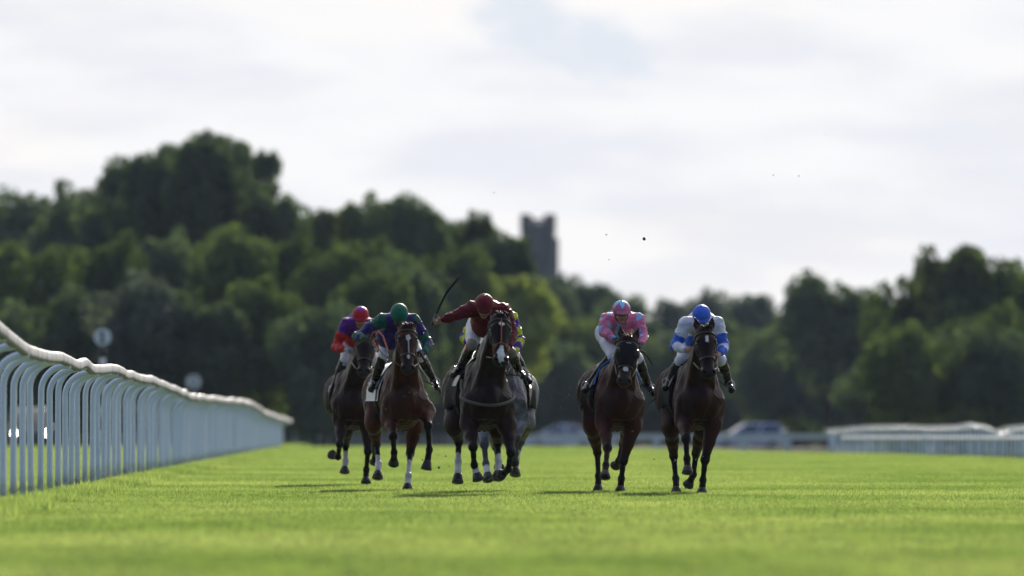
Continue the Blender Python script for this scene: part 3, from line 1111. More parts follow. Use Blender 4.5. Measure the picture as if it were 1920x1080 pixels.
# ================================================================ SOFT SOLIDS (horses and riders)
class Solid:
    """a grid of distances that shapes are blended into, then skinned as one continuous surface"""
    def __init__(self, lo, hi, h):
        self.lo = np.array(lo, float); self.h = h
        self.n = np.ceil((np.array(hi, float) - self.lo) / h).astype(int) + 1
        self.g = np.full(self.n, 9.0, dtype=np.float32)

    def _block(self, lo, hi):
        a = np.clip(np.floor((np.array(lo) - self.lo) / self.h).astype(int), 0, self.n)
        b = np.clip(np.ceil((np.array(hi) - self.lo) / self.h).astype(int) + 1, 0, self.n)
        sl = tuple(slice(a[i], b[i]) for i in range(3))
        ax = [(self.lo[i] + self.h * np.arange(a[i], b[i])).astype(np.float32) for i in range(3)]
        return sl, ax[0][:, None, None], ax[1][None, :, None], ax[2][None, None, :]

    def _merge(self, sl, d, k, cut):
        g = self.g[sl]
        if cut:
            d = -d
            hh = np.maximum(k - np.abs(g - d), 0) / k
            self.g[sl] = np.maximum(g, d) + hh * hh * k * .25
        else:
            hh = np.maximum(k - np.abs(g - d), 0) / k
            self.g[sl] = np.minimum(g, d) - hh * hh * k * .25

    def cone(self, a, b, r0, r1, k=.03, sq=None, cut=False):
        """tapered capsule a->b. sq=(axis, factor): the section is made factor times as thick along axis"""
        a = np.array(a, float); b = np.array(b, float)
        q = 1.0 if sq is None else max(1.0, sq[1])
        m = max(r0, r1) * q + k + self.h * 2
        sl, X, Y, Z = self._block(np.minimum(a, b) - m, np.maximum(a, b) + m)
        if self.g[sl].size == 0: return
        ba = b - a; L = float(ba @ ba) + 1e-9
        t = np.clip(((X - a[0]) * ba[0] + (Y - a[1]) * ba[1] + (Z - a[2]) * ba[2]) / L, 0, 1)
        vx = X - a[0] - t * ba[0]; vy = Y - a[1] - t * ba[1]; vz = Z - a[2] - t * ba[2]
        s = 1.0
        if sq is not None:
            n = np.array(sq[0], float); n /= np.linalg.norm(n); f = 1 / sq[1] - 1
            dt = (vx * n[0] + vy * n[1] + vz * n[2]) * f
            vx = vx + dt * n[0]; vy = vy + dt * n[1]; vz = vz + dt * n[2]
            s = min(1.0, sq[1])
        d = (np.sqrt(vx * vx + vy * vy + vz * vz) - (r0 + (r1 - r0) * t)) * s
        self._merge(sl, d.astype(np.float32), k, cut)

    def ball(self, c, rad, k=.03, axes=None, cut=False):
        """ellipsoid; rad = 3 radii along the rows of axes"""
        c = np.array(c, float); rad = np.array(rad, float) * np.ones(3)
        A = np.eye(3) if axes is None else np.array(axes, float)
        m = rad.max() + k + self.h * 2
        sl, X, Y, Z = self._block(c - m, c + m)
        if self.g[sl].size == 0: return
        x = X - c[0]; y = Y - c[1]; z = Z - c[2]
        k0 = 0; k1 = 0
        for i in range(3):
            p = x * A[i][0] + y * A[i][1] + z * A[i][2]
            k0 = k0 + (p / rad[i]) ** 2; k1 = k1 + (p / rad[i] ** 2) ** 2
        k0 = np.sqrt(k0); k1 = np.sqrt(k1) + 1e-6
        self._merge(sl, (k0 * (k0 - 1) / k1).astype(np.float32), k, cut)

    def half(self, p, n, lo, hi):
        """cut away everything on the n side of the plane at p, inside the box lo..hi"""
        sl, X, Y, Z = self._block(lo, hi)
        n = np.array(n, float); n /= np.linalg.norm(n)
        d = (X - p[0]) * n[0] + (Y - p[1]) * n[1] + (Z - p[2]) * n[2]
        self.g[sl] = np.maximum(self.g[sl], d)

    def sample(self, P):
        q = (np.asarray(P, float) - self.lo) / self.h
        q = np.clip(q, 0, self.n - 1.001)
        i = q.astype(int); f = q - i
        out = 0
        for dx in (0, 1):
            for dy in (0, 1):
                for dz in (0, 1):
                    w = (f[..., 0] if dx else 1 - f[..., 0]) * (f[..., 1] if dy else 1 - f[..., 1]) * (f[..., 2] if dz else 1 - f[..., 2])
                    out = out + w * self.g[i[..., 0] + dx, i[..., 1] + dy, i[..., 2] + dz]
        return out

    def cast(self, o, d, tmax=1.2, off=0.0):
        """walk from o (inside) along d until the surface"""
        o = np.array(o, float); d = np.array(d, float); d /= np.linalg.norm(d)
        ts = np.arange(0, tmax, self.h * .5)
        v = self.sample(o + ts[:, None] * d)
        w = np.nonzero(v > off)[0]
        return o + d * (ts[w[0]] if len(w) else tmax)

    def cast_in(self, o, d, tmax=1.5, off=0.0):
        """walk from outside along d until the surface; None if missed"""
        o = np.array(o, float); d = np.array(d, float); d /= np.linalg.norm(d)
        ts = np.arange(0, tmax, self.h * .5)
        v = self.sample(o + ts[:, None] * d)
        w = np.nonzero(v < off)[0]
        return o + d * ts[w[0]] if len(w) else None

    def skin(self):
        g = self.g
        ins = g < 0
        c = ins[:-1, :-1, :-1].astype(np.int8)
        c = c.copy()
        for dx in (0, 1):
            for dy in (0, 1):
                for dz in (0, 1):
                    if dx + dy + dz:
                        c += ins[dx:dx + c.shape[0], dy:dy + c.shape[1], dz:dz + c.shape[2]]
        I = np.array(np.nonzero((c > 0) & (c < 8))).T
        corner = np.array([(dx, dy, dz) for dx in (0, 1) for dy in (0, 1) for dz in (0, 1)])
        vals = np.stack([g[I[:, 0] + k[0], I[:, 1] + k[1], I[:, 2] + k[2]] for k in corner], 1)
        acc = np.zeros((len(I), 3)); cnt = np.zeros(len(I))
        for a in range(8):
            for b in range(a + 1, 8):
                if np.abs(corner[a] - corner[b]).sum() != 1: continue
                va, vb = vals[:, a], vals[:, b]
                m = (va < 0) != (vb < 0)
                t = np.where(m, va / (va - vb + 1e-12), 0)
                acc[m] += (corner[a] + t[:, None] * (corner[b] - corner[a]))[m]
                cnt[m] += 1
        P = self.lo + (I + acc / cnt[:, None]) * self.h
        idx = np.full(c.shape, -1, dtype=np.int32)
        idx[I[:, 0], I[:, 1], I[:, 2]] = np.arange(len(I))
        quads = []
        for ax in range(3):
            u, v = (ax + 1) % 3, (ax + 2) % 3
            s0 = [slice(1, -1)] * 3; s1 = [slice(1, -1)] * 3
            s0[ax] = slice(0, -1); s1[ax] = slice(1, None)
            A = ins[tuple(s0)]; B = ins[tuple(s1)]
            E = np.array(np.nonzero(A != B)).T
            if len(E) == 0: continue
            flip = A[E[:, 0], E[:, 1], E[:, 2]]
            E = E + 1; E[:, ax] -= 1
            eu = np.zeros(3, int); eu[u] = 1; ev = np.zeros(3, int); ev[v] = 1
            q = [E - eu - ev, E - ev, E, E - eu]
            q = np.stack([idx[k[:, 0], k[:, 1], k[:, 2]] for k in q], 1)
            q[~flip] = q[~flip][:, ::-1]
            quads.append(q)
        Q = np.concatenate(quads)
        Q = Q[(Q >= 0).all(1)]
        return P, Q

    def mesh(self, name, colfn=None, smooth_it=1, wrinkle=None):
        P, Q = self.skin()
        for _ in range(smooth_it):
            S = np.zeros_like(P); n = np.zeros(len(P))
            for a, b in ((0, 1), (1, 2), (2, 3), (3, 0)):
                np.add.at(S, Q[:, a], P[Q[:, b]]); np.add.at(n, Q[:, a], 1)
                np.add.at(S, Q[:, b], P[Q[:, a]]); np.add.at(n, Q[:, b], 1)
            P = P * .5 + .5 * S / np.maximum(n, 1)[:, None]
        if wrinkle is not None:
            P = P + wrinkle(P)
        col = colfn(P) if colfn else None
        return np_mesh(name, P, Q, True, col)


def seg_t(P, a, b):
    """distance and parameter of points to a segment"""
    a = np.array(a, float); b = np.array(b, float)
    ba = b - a
    t = np.clip(((P - a) @ ba) / (ba @ ba + 1e-9), 0, 1)
    return np.linalg.norm(P - a - t[:, None] * ba, axis=1), t


def hash_noise(P, s, seed=0):
    """cheap smooth noise from summed sines, about -1..1"""
    r = np.random.default_rng(seed)
    v = 0
    for i in range(5):
        k = r.normal(size=3); k /= np.linalg.norm(k)
        v = v + np.sin(P @ k * s * (1 + .6 * i) + r.random() * 6.28 + 1.3 * np.sin(P @ r.normal(size=3) * s * .7)) / (1 + .5 * i)
    return v / 2.2


def sstep(x, a, b):
    t = np.clip((x - a) / (b - a), 0, 1)
    return t * t * (3 - 2 * t)


def unit(v):
    v = np.array(v, float)
    return v / (np.linalg.norm(v) + 1e-12)


M['coat'] = painted('horse_coat', rough=0.42, spec=0.14, bump=0.5, bscale=20, bdist=0.014, var=0.30, vscale=7, stretch=(1, 1, .6))
M['silk'] = painted('racing_silk', rough=0.5, spec=0.2, sheen=0.0, bump=0.8, bscale=22, bdist=0.012, var=0.10, vscale=12)
M['skin'] = painted('skin', rough=0.5, spec=0.4, bump=0.2, bscale=90, bdist=0.002, var=0.10, vscale=20)
M['boot'] = simple('boot_leather', (0.012, 0.012, 0.013), 0.28, noise=.2, nscale=20, spec=.25)
M['breeches'] = painted('white_breeches', rough=0.6, spec=0.3, bump=0.5, bscale=30, bdist=0.008, var=0.06, vscale=14)
M['hoof'] = simple('hoof_horn', (0.014, 0.012, 0.012), 0.5, noise=.3, nscale=30)
M['shoe'] = simple('horseshoe', (0.35, 0.35, 0.36), 0.35, metal=1)
M['leather'] = simple('black_leather', (0.014, 0.012, 0.012), 0.35, noise=.2, nscale=30)
M['brown_leather'] = simple('brown_leather', (0.055, 0.028, 0.016), 0.4, noise=.2, nscale=30)
M['orange'] = simple('orange_webbing', (0.40, 0.075, 0.02), 0.5, noise=.15, nscale=30)
M['steel'] = simple('steel', (0.45, 0.45, 0.47), 0.28, metal=1)
M['eye'] = simple('eye', (0.008, 0.005, 0.004), 0.05, noise=0, coat=1)
M['black_cloth'] = simple('black_cloth', (0.008, 0.008, 0.010), 0.8, noise=.2, nscale=20, bump=.3, spec=.15)
M['white_cloth'] = simple('white_cloth', (0.72, 0.73, 0.74), 0.7, noise=.05, nscale=10, bump=.3)
M['blue_cloth'] = simple('blue_cloth', (0.08, 0.30, 0.78), 0.7, noise=.1, nscale=10)
M['grey_strap'] = simple('grey_strap', (0.06, 0.055, 0.045), 0.6, noise=.2, nscale=30)
M['red_print'] = simple('red_print', (0.35, 0.03, 0.02), 0.6)
M['lens'] = simple('goggle_lens', (0.01, 0.01, 0.012), 0.05, coat=1, noise=0)


def hair_mat(name, col):
    return simple(name, col, 0.75, noise=.35, nscale=40, bump=.4, spec=.08)


M['hair_black'] = hair_mat('black_horse_hair', (0.012, 0.009, 0.008))
M['hair_brown'] = hair_mat('brown_horse_hair', (0.05, 0.022, 0.012))
M['hair_grey'] = hair_mat('pale_horse_hair', (0.30, 0.24, 0.18))


class Frame:
    """turns a place in the photograph plus a depth along the horse into the horse's own space"""
    def __init__(self, D, chest_px, yaw, foot):
        self.D = D; self.yaw = R(yaw)
        s, c = math.sin(self.yaw), math.cos(self.yaw)
        self.s, self.c = s, c
        y = D - .9 * c
        self.x0 = PX(chest_px, y) - .9 * s
        self.z0 = gz(self.x0, D)
        self.scale = F / D

    def __call__(self, px, py, f):
        y = self.D - f * self.c
        X = PX(px, y)
        lx = (X - self.x0 - f * self.s) / self.c
        return np.array((lx, -f, PZ(py, y) - self.z0))


def mirror(p):
    return np.array((-p[0], p[1], p[2]))


LEGR = {
    'fore': dict(r=(.105, .052, .031, .044, .032, .048)),
    'hind': dict(r=(.150, .056, .034, .046, .034, .048)),
}


def build_horse(name, label, fr, legs, poll, muzzle, coat, points, markings, opts):
    """legs: dict LF,RF,LH,RH -> list of joint points (already local):
       fore: elbow, knee, fetlock, coronet, toe ; hind: stifle, hock, fetlock, coronet, toe"""
    root = empty('horse', (fr.x0, fr.D, fr.z0), fr.yaw, label=label, cat='horse')
    S = Solid((-.62, -2.15, -.05), (.62, 1.55, 2.12), .0125)
    sx = (1, 0, 0)
    bz = opts.get('lift', 0.0)
    # trunk, from buttocks to chest: f, z, half width, half height
    st = [(-.98, 1.22, .16, .20), (-.80, 1.25, .255, .29), (-.52, 1.26, .285, .31), (-.15, 1.20, .27, .30), (.2, 1.15, .275, .32), (.5, 1.14, .25, .37), (.74, 1.15, .215, .32), (.90, 1.15, .175, .24)]
    for a, b in zip(st[:-1], st[1:]):
        wa, wb = a[3], b[3]
        S.cone((0, -a[0], a[1] + bz), (0, -b[0], b[1] + bz), wa, wb, .06, sq=(sx, (a[2] + b[2]) / (wa + wb)))
    S.cone((0, -.55, 1.32 + bz), (0, -.15, 1.46 + bz), .13, .12, .1, sq=(sx, .7))     # withers
    S.cone((0, .30, 1.42 + bz), (0, .62, 1.47 + bz), .10, .11, .12)                    # croup
    # chest muscles with the groove between them
    for s in (-1, 1):
        S.ball((s * .115, -.94, 1.07 + bz), (.115, .12, .19), .035)
        S.cone((s * .13, -.60, 1.44 + bz), (s * .185, -.90, 1.12 + bz), .10, .092, .05)      # shoulder blade to point of shoulder
        S.ball((s * .20, .62, 1.20 + bz), (.15, .30, .27), .08)                            # thigh
    # neck
    pl = np.array(poll); mz = np.array(muzzle)
    a = unit(mz - pl)
    u = unit(np.cross(a, np.cross((1, 0, 0), a)))         # head's own sideways axis
    u = unit(np.array((1, 0, 0)) - a * a[0])
    n = unit(np.cross(u, a))
    if n[1] > 0: n = -n
    nb = np.array((0, -.62, 1.30 + bz)); nm = np.array((pl[0] * .45, -1.02, (1.30 + bz) * .45 + pl[2] * .52)); nt = pl + a * .10 - n * .09
    S.cone(nb, nm, .27, .19, .10, sq=(sx, .72))
    S.cone(nm, nt, .19, .125, .07, sq=(sx, .76))
    S.cone((0, -.45, 1.48 + bz), nm + np.array((0, .03, .10)), .09, .07, .08, sq=(sx, .6))   # crest
    S.cone(nm + np.array((0, .03, .10)), pl - n * .05, .07, .055, .06, sq=(sx, .7))
    for s in (-1, 1):                                                              # muscles that run down the neck to the chest
        S.cone(nt + u * s * .06 - n * .02, (s * .10, -.90, 1.22 + bz), .055, .085, .05)
    H = lambda t, v, w: pl + a * t + u * v + n * w
    L = opts.get('headlen', .60)
    q = L / .60
    S.cone(H(.03 * q, 0, -.03), H(.20 * q, 0, -.01), .102, .106, .04, sq=(u, 1.12))
    S.cone(H(.14 * q, 0, .01), H(.50 * q, 0, .012), .106, .066, .03, sq=(u, 1.02))
    for s in (-1, 1):
        S.cone(H(.12 * q, s * .055, -.10), H(.25 * q, s * .048, -.085), .072, .066, .03)     # cheeks
        S.cone(H(.25 * q, s * .03, -.085), H(.50 * q, s * .018, -.05), .048, .030, .03)      # jaw bars
        S.cone(H(.22 * q, s * .086, .030), H(.38 * q, s * .062, .010), .020, .012, .02)      # facial crest
        S.ball(H(.165 * q, s * .100, .035), (.034, .034, .034), .02)                         # brow
        S.ball(H(.545 * q, s * .054, .020), (.040, .038, .038), .02)                         # nostril flare
    S.cone(H(.22 * q, 0, .048), H(.44 * q, 0, .040), .040, .030, .03)
    S.ball(H(.555 * q, 0, -.008), (.086, .066, .060), .03, axes=(u, n, a))
    S.ball(H(.585 * q, 0, -.052), (.042, .034, .036), .02, axes=(u, n, a))
    S.cone(H(.575 * q, -.05, -.028), H(.575 * q, .05, -.028), .006, .006, .01, cut=True)
    for s in (-1, 1):
        S.ball(H(.562 * q, s * .058, .046), (.023, .023, .019), .008, axes=(u, n, a), cut=True)
        S.ball(H(.183 * q, s * .122, .034), (.022, .022, .022), .01, cut=True)
        # ears
        es = opts.get('ear', .06)
        eb = H(-.005, s * .070, -.025); et = H(-.205, s * (.070 + es), -.035); em = eb * .55 + et * .45
        S.cone(eb, em, .038, .043, .02, sq=(n, .7)); S.cone(em, et, .043, .006, .01, sq=(n, .7))
        S.cone(em * .9 + eb * .1 + n * .03, et * .75 + em * .25 + n * .022, .022, .010, .006, cut=True)
    # legs
    hoofs = []
    for key, J in legs.items():
        fore = key[1] == 'F'
        s = 1 if key[0] == 'L' else -1
        r = LEGR['fore' if fore else 'hind']['r']
        e, kn, ft, co, toe = [np.array(p, float) for p in J]
        if fore:
            sh = np.array((s * .175, -.80, 1.12 + bz))
            S.cone(sh, e, .135, .108, .06)
            m = e * .5 + kn * .5
            S.cone(e, m, .108, .072, .05); S.cone(m, kn, .072, .046, .03)
            S.ball(kn, (.056, .054, .062), .03)
        else:
            hp = np.array((s * .185, .55, 1.20 + bz))
            S.cone(hp, e, .20, .145, .08, sq=(sx, .72))
            m = e * .55 + kn * .45
            S.cone(e, m, .135, .085, .06, sq=(sx, .78)); S.cone(m, kn, .085, .047, .04)
            back = unit(unit(kn - e) - unit(ft - kn))
            S.ball(kn + back * .012, (.052, .06, .062), .03)
            S.cone(kn + back * .055, m + back * .06, .018, .022, .03)
        can = kn * .5 + ft * .5
        S.cone(kn, can, .043, .031, .02); S.cone(can, ft, .031, .034, .02)
        S.ball(ft, (.045, .047, .046), .02)
        bk = unit(unit(ft - kn) * -.2 + unit(ft - co) + 1e-3)
        ho = co * .62 + toe * .38
        S.cone(ft, ho, .036, .044, .02)
        hoofs.append((key, ho, toe))
    # coat colour
    def colour(P):
        base = np.array(coat) * np.array(opts.get('tone', (.37, .21, .18))); pt = np.array(points) * opts.get('ptone', .3)
        c = np.tile(base, (len(P), 1)).astype(float)
        z = P[:, 2]; f = -P[:, 1]
        # paler belly and flanks, darker topline
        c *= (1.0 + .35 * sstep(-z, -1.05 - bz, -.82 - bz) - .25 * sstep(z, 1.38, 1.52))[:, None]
        c *= (1 + .22 * hash_noise(P, 9, 3))[:, None]
        for key, J in legs.items():
            e, kn, ft, co, toe = [np.array(p, float) for p in J]
            d1, t1 = seg_t(P, e, kn); d2, t2 = seg_t(P, kn, ft); d3, t3 = seg_t(P, ft, co)
            w = np.maximum(sstep(t1, .62, 1.0) * (d1 < .11), np.maximum((d2 < .085) * 1.0, (d3 < .085) * 1.0))
            c = c * (1 - w[:, None]) + pt * w[:, None]
            sock = markings.get(key)
            if sock is not None:
                # sock: how far up the cannon the white reaches (0 fetlock .. 1 knee)
                e1 = hash_noise(P, 40, 5) * .06
                w = np.maximum(((1 - t2 + e1) < sock) * (d2 < .075) * (t2 > .02), (d3 < .09) * 1.0) if sock >= 0 else (d3 < .09) * (t3 > .4) * 1.0
                wc = np.array(markings.get('white', (.62, .60, .58)))
                c = c * (1 - w[:, None]) + wc * w[:, None]
        # head
        X = P - pl
        ta = X @ a; tv = X @ u; tn = X @ n
        head = (ta > -.2) & (ta < .72 * q) & (np.abs(tv) < .2) & (tn > -.25) & (f > 1.1)
        mzk = sstep(ta, .44 * q, .54 * q) * head
        mc = np.array(markings.get('muzzle', (.022, .018, .018)))
        c = c * (1 - mzk[:, None]) + mc * mzk[:, None]
        for (t0, v0, rt, rv) in markings.get('star', []):
            ee = ((ta - t0 * q) / rt) ** 2 + ((tv - v0) / rv) ** 2 + .5 * hash_noise(P, 60, 8)
            w = ((ee < 1) & (tn > .0) & head) * 1.0
            c = c * (1 - w[:, None]) + np.array((.66, .64, .62)) * w[:, None]
        eye = (((ta - .183 * q) ** 2 + (np.abs(tv) - .10) ** 2) < .03 ** 2) & head
        c[eye] *= .35
        inner = (ta < -.02) & (tn > -.03) & head & (np.abs(tv) > .05)
        c[inner] *= .8
        nos = ((ta - .562 * q) ** 2 + (np.abs(tv) - .05) ** 2 < .019 ** 2) & head & (tn > .0)
        c[nos] *= .25
        fn = opts.get('colour')
        if fn is not None: c = fn(P, c)
        return np.clip(c, .003, .9)
    def muscle(P):
        # shallow ridges and hollows of muscle under the skin; none on the lower legs or face
        w = (sstep(P[:, 2], .62 + bz, .85 + bz) * (1 - sstep(-P[:, 1], 1.15, 1.3)))[:, None]
        r1 = (1 - np.abs(hash_noise(P * np.array((1.2, .8, .7)), 13, 12))) ** 2
        r2 = (1 - np.abs(hash_noise(P * np.array((1.2, .8, .8)), 34, 13))) ** 3
        nrm = P - np.array((0, 0, 1.15 + bz)) * np.array((0, 0, 1)) - P * np.array((0, 1, 0)) * .7
        nrm /= np.linalg.norm(nrm, axis=1)[:, None] + 1e-6
        return nrm * ((r1 - .5) * .014 + (r2 - .4) * .005)[:, None] * w
    body = link('body', S.mesh('body', colour, 1, muscle), root, M['coat'])
    # hooves
    for key, co, toe in hoofs:
        ax = unit(toe - co); Lh = float(np.linalg.norm(toe - co))
        b = co - ax * .012
        g = MB(); g.lathe(b, [(.042, -.006), (.050, .010), (.066, Lh * .85), (.070, Lh + .012), (.062, Lh + .017), (.04, Lh + .008)], 18, ax)
        hf = g.build('hoof', M['hoof'], root, True)
        g = MB()
        rr = unit(np.cross(ax, (1, 0, 0))); r2 = np.cross(ax, rr)
        pts = [b + ax * (Lh + .008) + (rr * math.cos(t) + r2 * math.sin(t)) * .056 for t in np.linspace(.5, 5.78, 12)]
        g.tube(pts, .009, 6); g.build('shoe', M['shoe'], hf, True)
    # eyes
    for s in (-1, 1):
        g = MB(); g.lathe(H(.183 * q, s * .110, .034) - np.array((0, 0, .021)), [(.001, 0), (.012, .004), (.019, .012), (.021, .021), (.019, .030), (.012, .038), (.001, .042)], 12)
        g.build('eye', M['eye'], root, True)
    # mane and forelock in locks
    hm = opts.get('hair', M['hair_black'])
    rr = random.Random(len(label))
    g = MB()
    crest = [np.array((0, -.42, 1.57 + bz)), nm + np.array((0, .03, .165)), pl - n * .10 + np.array((0, 0, .02))]
    for i in range(46):
        t = i / 45
        p = crest[0] * (1 - t) ** 2 + crest[1] * 2 * t * (1 - t) + crest[2] * t * t
        p = S.cast(p - np.array((0, 0, .10)), (0, 0, 1), .35)
        sd = rr.choice((-1, 1)) if t > .6 else 1
        ln = rr.uniform(.07, .13)
        g.tube([p - np.array((0, 0, .015)), p + np.array((sd * .035, .03, .035)), p + np.array((sd * (.05 + ln * .5), .05 + rr.uniform(0, .05), -.02 - ln * .4))], [.016, .012, .003], 5)
    g.build('mane', hm, root, True)['kind'] = 'stuff'
    g = MB()
    for i in range(16):
        v = rr.uniform(-.05, .05)
        p = H(-.01, v * .6, .02)
        q1 = H(-.045 + rr.uniform(-.03, .01), v * 1.1, .045); q2 = H(rr.uniform(-.02, .05), v * 1.7, .105)
        g.tube([p, q1, q2], [.013, .009, .003], 5)
    g.build('forelock', hm, root, True)['kind'] = 'stuff'
    # tail
    g = MB()
    tb = np.array((0, 1.02, 1.40 + bz))
    tm_ = opts.get('tailhair', hm)
    tsx = opts.get('tail', (0, .55, -.35))
    for i in range(40):
        o = np.array([rr.gauss(0, .03), 0, rr.gauss(0, .03)])
        e = tb + np.array(tsx) + np.array([rr.gauss(0, .09), rr.gauss(0, .15), rr.gauss(0, .16)])
        mid = tb + np.array(tsx) * .45 + np.array([rr.gauss(0, .03), .05, .10])
        g.tube([tb + o * .6, mid + o, e], [.020, .020, .004], 5)
    g.build('tail', tm_, root, True)['kind'] = 'stuff'

    # ---- tack
    def ring(t, tn0, v0=0.0, steps=22, a0=-math.pi, a1=math.pi, off=.006, tilt=0.0):
        out = []
        for i in range(steps + 1):
            th = a0 + (a1 - a0) * i / steps
            o = H(t * q, v0, tn0)
            d = u * math.sin(th) + n * math.cos(th) + a * tilt * math.cos(th)
            out.append(S.cast(o, d, .3, off))
        return out
    lea = M[opts.get('bridle', 'leather')]
    nb_m = M[opts.get('noseband', opts.get('bridle', 'leather'))]
    br = empty('bridle', (0, 0, 0)); br.parent = root
    g = MB(); g.tube(ring(.075, -.03, tilt=-.1), .009, 6, caps=False); g.build('browband', lea, br, True)
    g = MB(); g.tube(ring(.40, -.02, tilt=-.15), .011, 6, caps=False); g.build('noseband', nb_m, br, True)
    if opts.get('grackle'):
        g = MB()
        g.tube([S.cast(H(.36 * q, 0, -.0), n, .3, .007)] + [S.cast(H((.36 + .12 * k) * q, 0, -.02), u * math.sin(k * 1.7) + n * math.cos(k * 1.7), .3, .007) for k in (.3, .6, .9, 1.2)], .009, 6)
        g.tube([S.cast(H(.36 * q, 0, -.0), n, .3, .007)] + [S.cast(H((.36 + .12 * k) * q, 0, -.02), -u * math.sin(k * 1.7) + n * math.cos(k * 1.7), .3, .007) for k in (.3, .6, .9, 1.2)], .009, 6)
        g.tube([S.cast(H(t * q, 0, -.0), n, .3, .007) for t in np.linspace(.05, .36, 9)], .007, 6)
        g.build('cross_noseband', M[opts['grackle']], br, True)
    for s in (-1, 1):
        g = MB(); g.tube([S.cast(H(t * q, 0, -.035 - .02 * t), u * s, .3, .007) for t in np.linspace(.03, .50, 10)], .008, 6); g.build('cheekpiece', lea, br, True)
        bit = S.cast(H(.50 * q, 0, -.045), u * s, .3, .01)
        pts = [bit + (a * math.cos(t) + n * math.sin(t)) * .034 for t in np.linspace(0, 2 * math.pi, 14)]
        g = MB(); g.tube(pts, .006, 6, caps=False); g.build('bit_ring', M['steel'], br, True)
    # reins to the rider's hands
    hands = opts.get('hands')
    if hands is not None:
        for s, hp in zip((-1, 1), hands):
            bit = S.cast(H(.50 * q, 0, -.045), u * s, .3, .01)
            hp = np.array(hp)
            mid = (bit + hp) * .5 + np.array((s * .03, 0, -.03))
            g = MB(); g.tube([bit, bit * .6 + mid * .4 + np.array((s * .01, 0, 0)), mid, hp], .009, 6); g.build('rein', lea, br, True)
    # saddle cloth fitted to the back
    def drape(f0, f1, zlow, name, mat, off, taper=0.0, nf=9, na=22, par=root):
        V = []
        for i in range(nf):
            f = f0 + (f1 - f0) * i / (nf - 1)
            o = np.array((0, -f, 1.15 + bz))
            rowp = []
            for j in range(na + 1):
                # go round from the right side low to the left side low
                th = -1 + 2 * j / na
                ang = th * 1.95
                d = np.array((math.sin(ang), 0, math.cos(ang)))
                p = S.cast(o, d, .7, off)
                zl = zlow + bz + taper * (f - f0) / (f1 - f0)
                if p[2] < zl:
                    p = S.cast(np.array((0, -f, zl)), np.array((math.copysign(1, d[0]), 0, 0)), .6, off + .01)
                    p[2] = zl + .002 * abs(th)
                rowp.append(p)
            V.append(rowp)
        V = np.array(V); w = na + 1
        o = V.reshape(-1, 3)
        # thickness: a second skin pushed inwards to the trunk axis
        cen = o * np.array((0, 1, 0)) + np.array((0, 0, 1.15 + bz))
        i_ = o - (o - cen) / np.linalg.norm(o - cen, axis=1)[:, None] * .012
        A = np.concatenate([o, i_]); N = len(o); fs = []
        for i in range(nf - 1):
            for j in range(na):
                k = i * w + j
                fs.append((k, k + 1, k + w + 1, k + w)); fs.append((N + k, N + k + w, N + k + w + 1, N + k + 1))
        edge = [j for j in range(w)] + [i * w + w - 1 for i in range(1, nf)] + [(nf - 1) * w + j for j in range(w - 2, -1, -1)] + [i * w for i in range(nf - 2, 0, -1)]
        for k0, k1 in zip(edge, edge[1:] + edge[:1]):
            fs.append((k0, N + k0, N + k1, k1))
        g = MB(); g.poly(list(A), fs)
        return g.build(name, mat, par, True), V
    cloth, CV = drape(-.36, .46, opts.get('clothlow', 1.02), 'saddle_cloth', opts.get('cloth', M['black_cloth']), .022)
    under = opts.get('pad')
    if under: drape(-.16, .56, 1.32, 'pad', M[under], .030, nf=6, na=16)
    drape(.02, .40, 1.28, 'saddle', M['leather'], .045, nf=7, na=16)
    g = MB(); g.tube([S.cast((0, -.33, 1.1 + bz), (math.sin(t), 0, math.cos(t)), .7, .022) for t in np.linspace(-3.1, 3.1, 30)], .016, 6, flat=((0, 1, 0), 1.8)); g.build('girth', M['black_cloth'], root, True)
    # print on the near side of the cloth
    pr = opts.get('print')
    if pr:
        txt, mt, size = pr
        cu = bpy.data.curves.new('number', 'FONT'); cu.body = txt; cu.size = size; cu.extrude = .002; cu.align_x = 'CENTER'; cu.align_y = 'CENTER'
        o = bpy.data.objects.new('number', cu)
        me = bpy.data.meshes.new_from_object(o); bpy.data.objects.remove(o)
        co = np.zeros(len(me.vertices) * 3); me.vertices.foreach_get('co', co); co = co.reshape(-1, 3)
        cf, cz = opts.get('printat', (.18, 1.18))
        out = np.zeros_like(co)
        for i, (x_, y_, z_) in enumerate(co):
            f = cf + x_; zz = cz + bz + y_
            p = S.cast(np.array((0, -f, zz)), (-1, 0, 0), .7, .028)
            out[i] = p - np.array((z_, 0, 0))
        me.vertices.foreach_set('co', out.ravel()); me.update(); me.materials.append(mt)
        link('number', me, cloth)
    if opts.get('breastplate'):
        pts = []
        for t in np.linspace(-1.35, 1.35, 26):
            z = 1.05 + .30 * (abs(t) / 1.35) ** 1.6 + bz
            pts.append(S.cast((0, -.45, z), (math.sin(t), -math.cos(t), 0), 1.0, .008))
        g = MB(); g.tube(pts, .020, 8, flat=((0, 1, 0), .5)); g.build('breastplate', M['grey_strap'], root, True)
    if opts.get('hood'):
        hood(S, H, q, u, n, a, root)
    return root, S, H


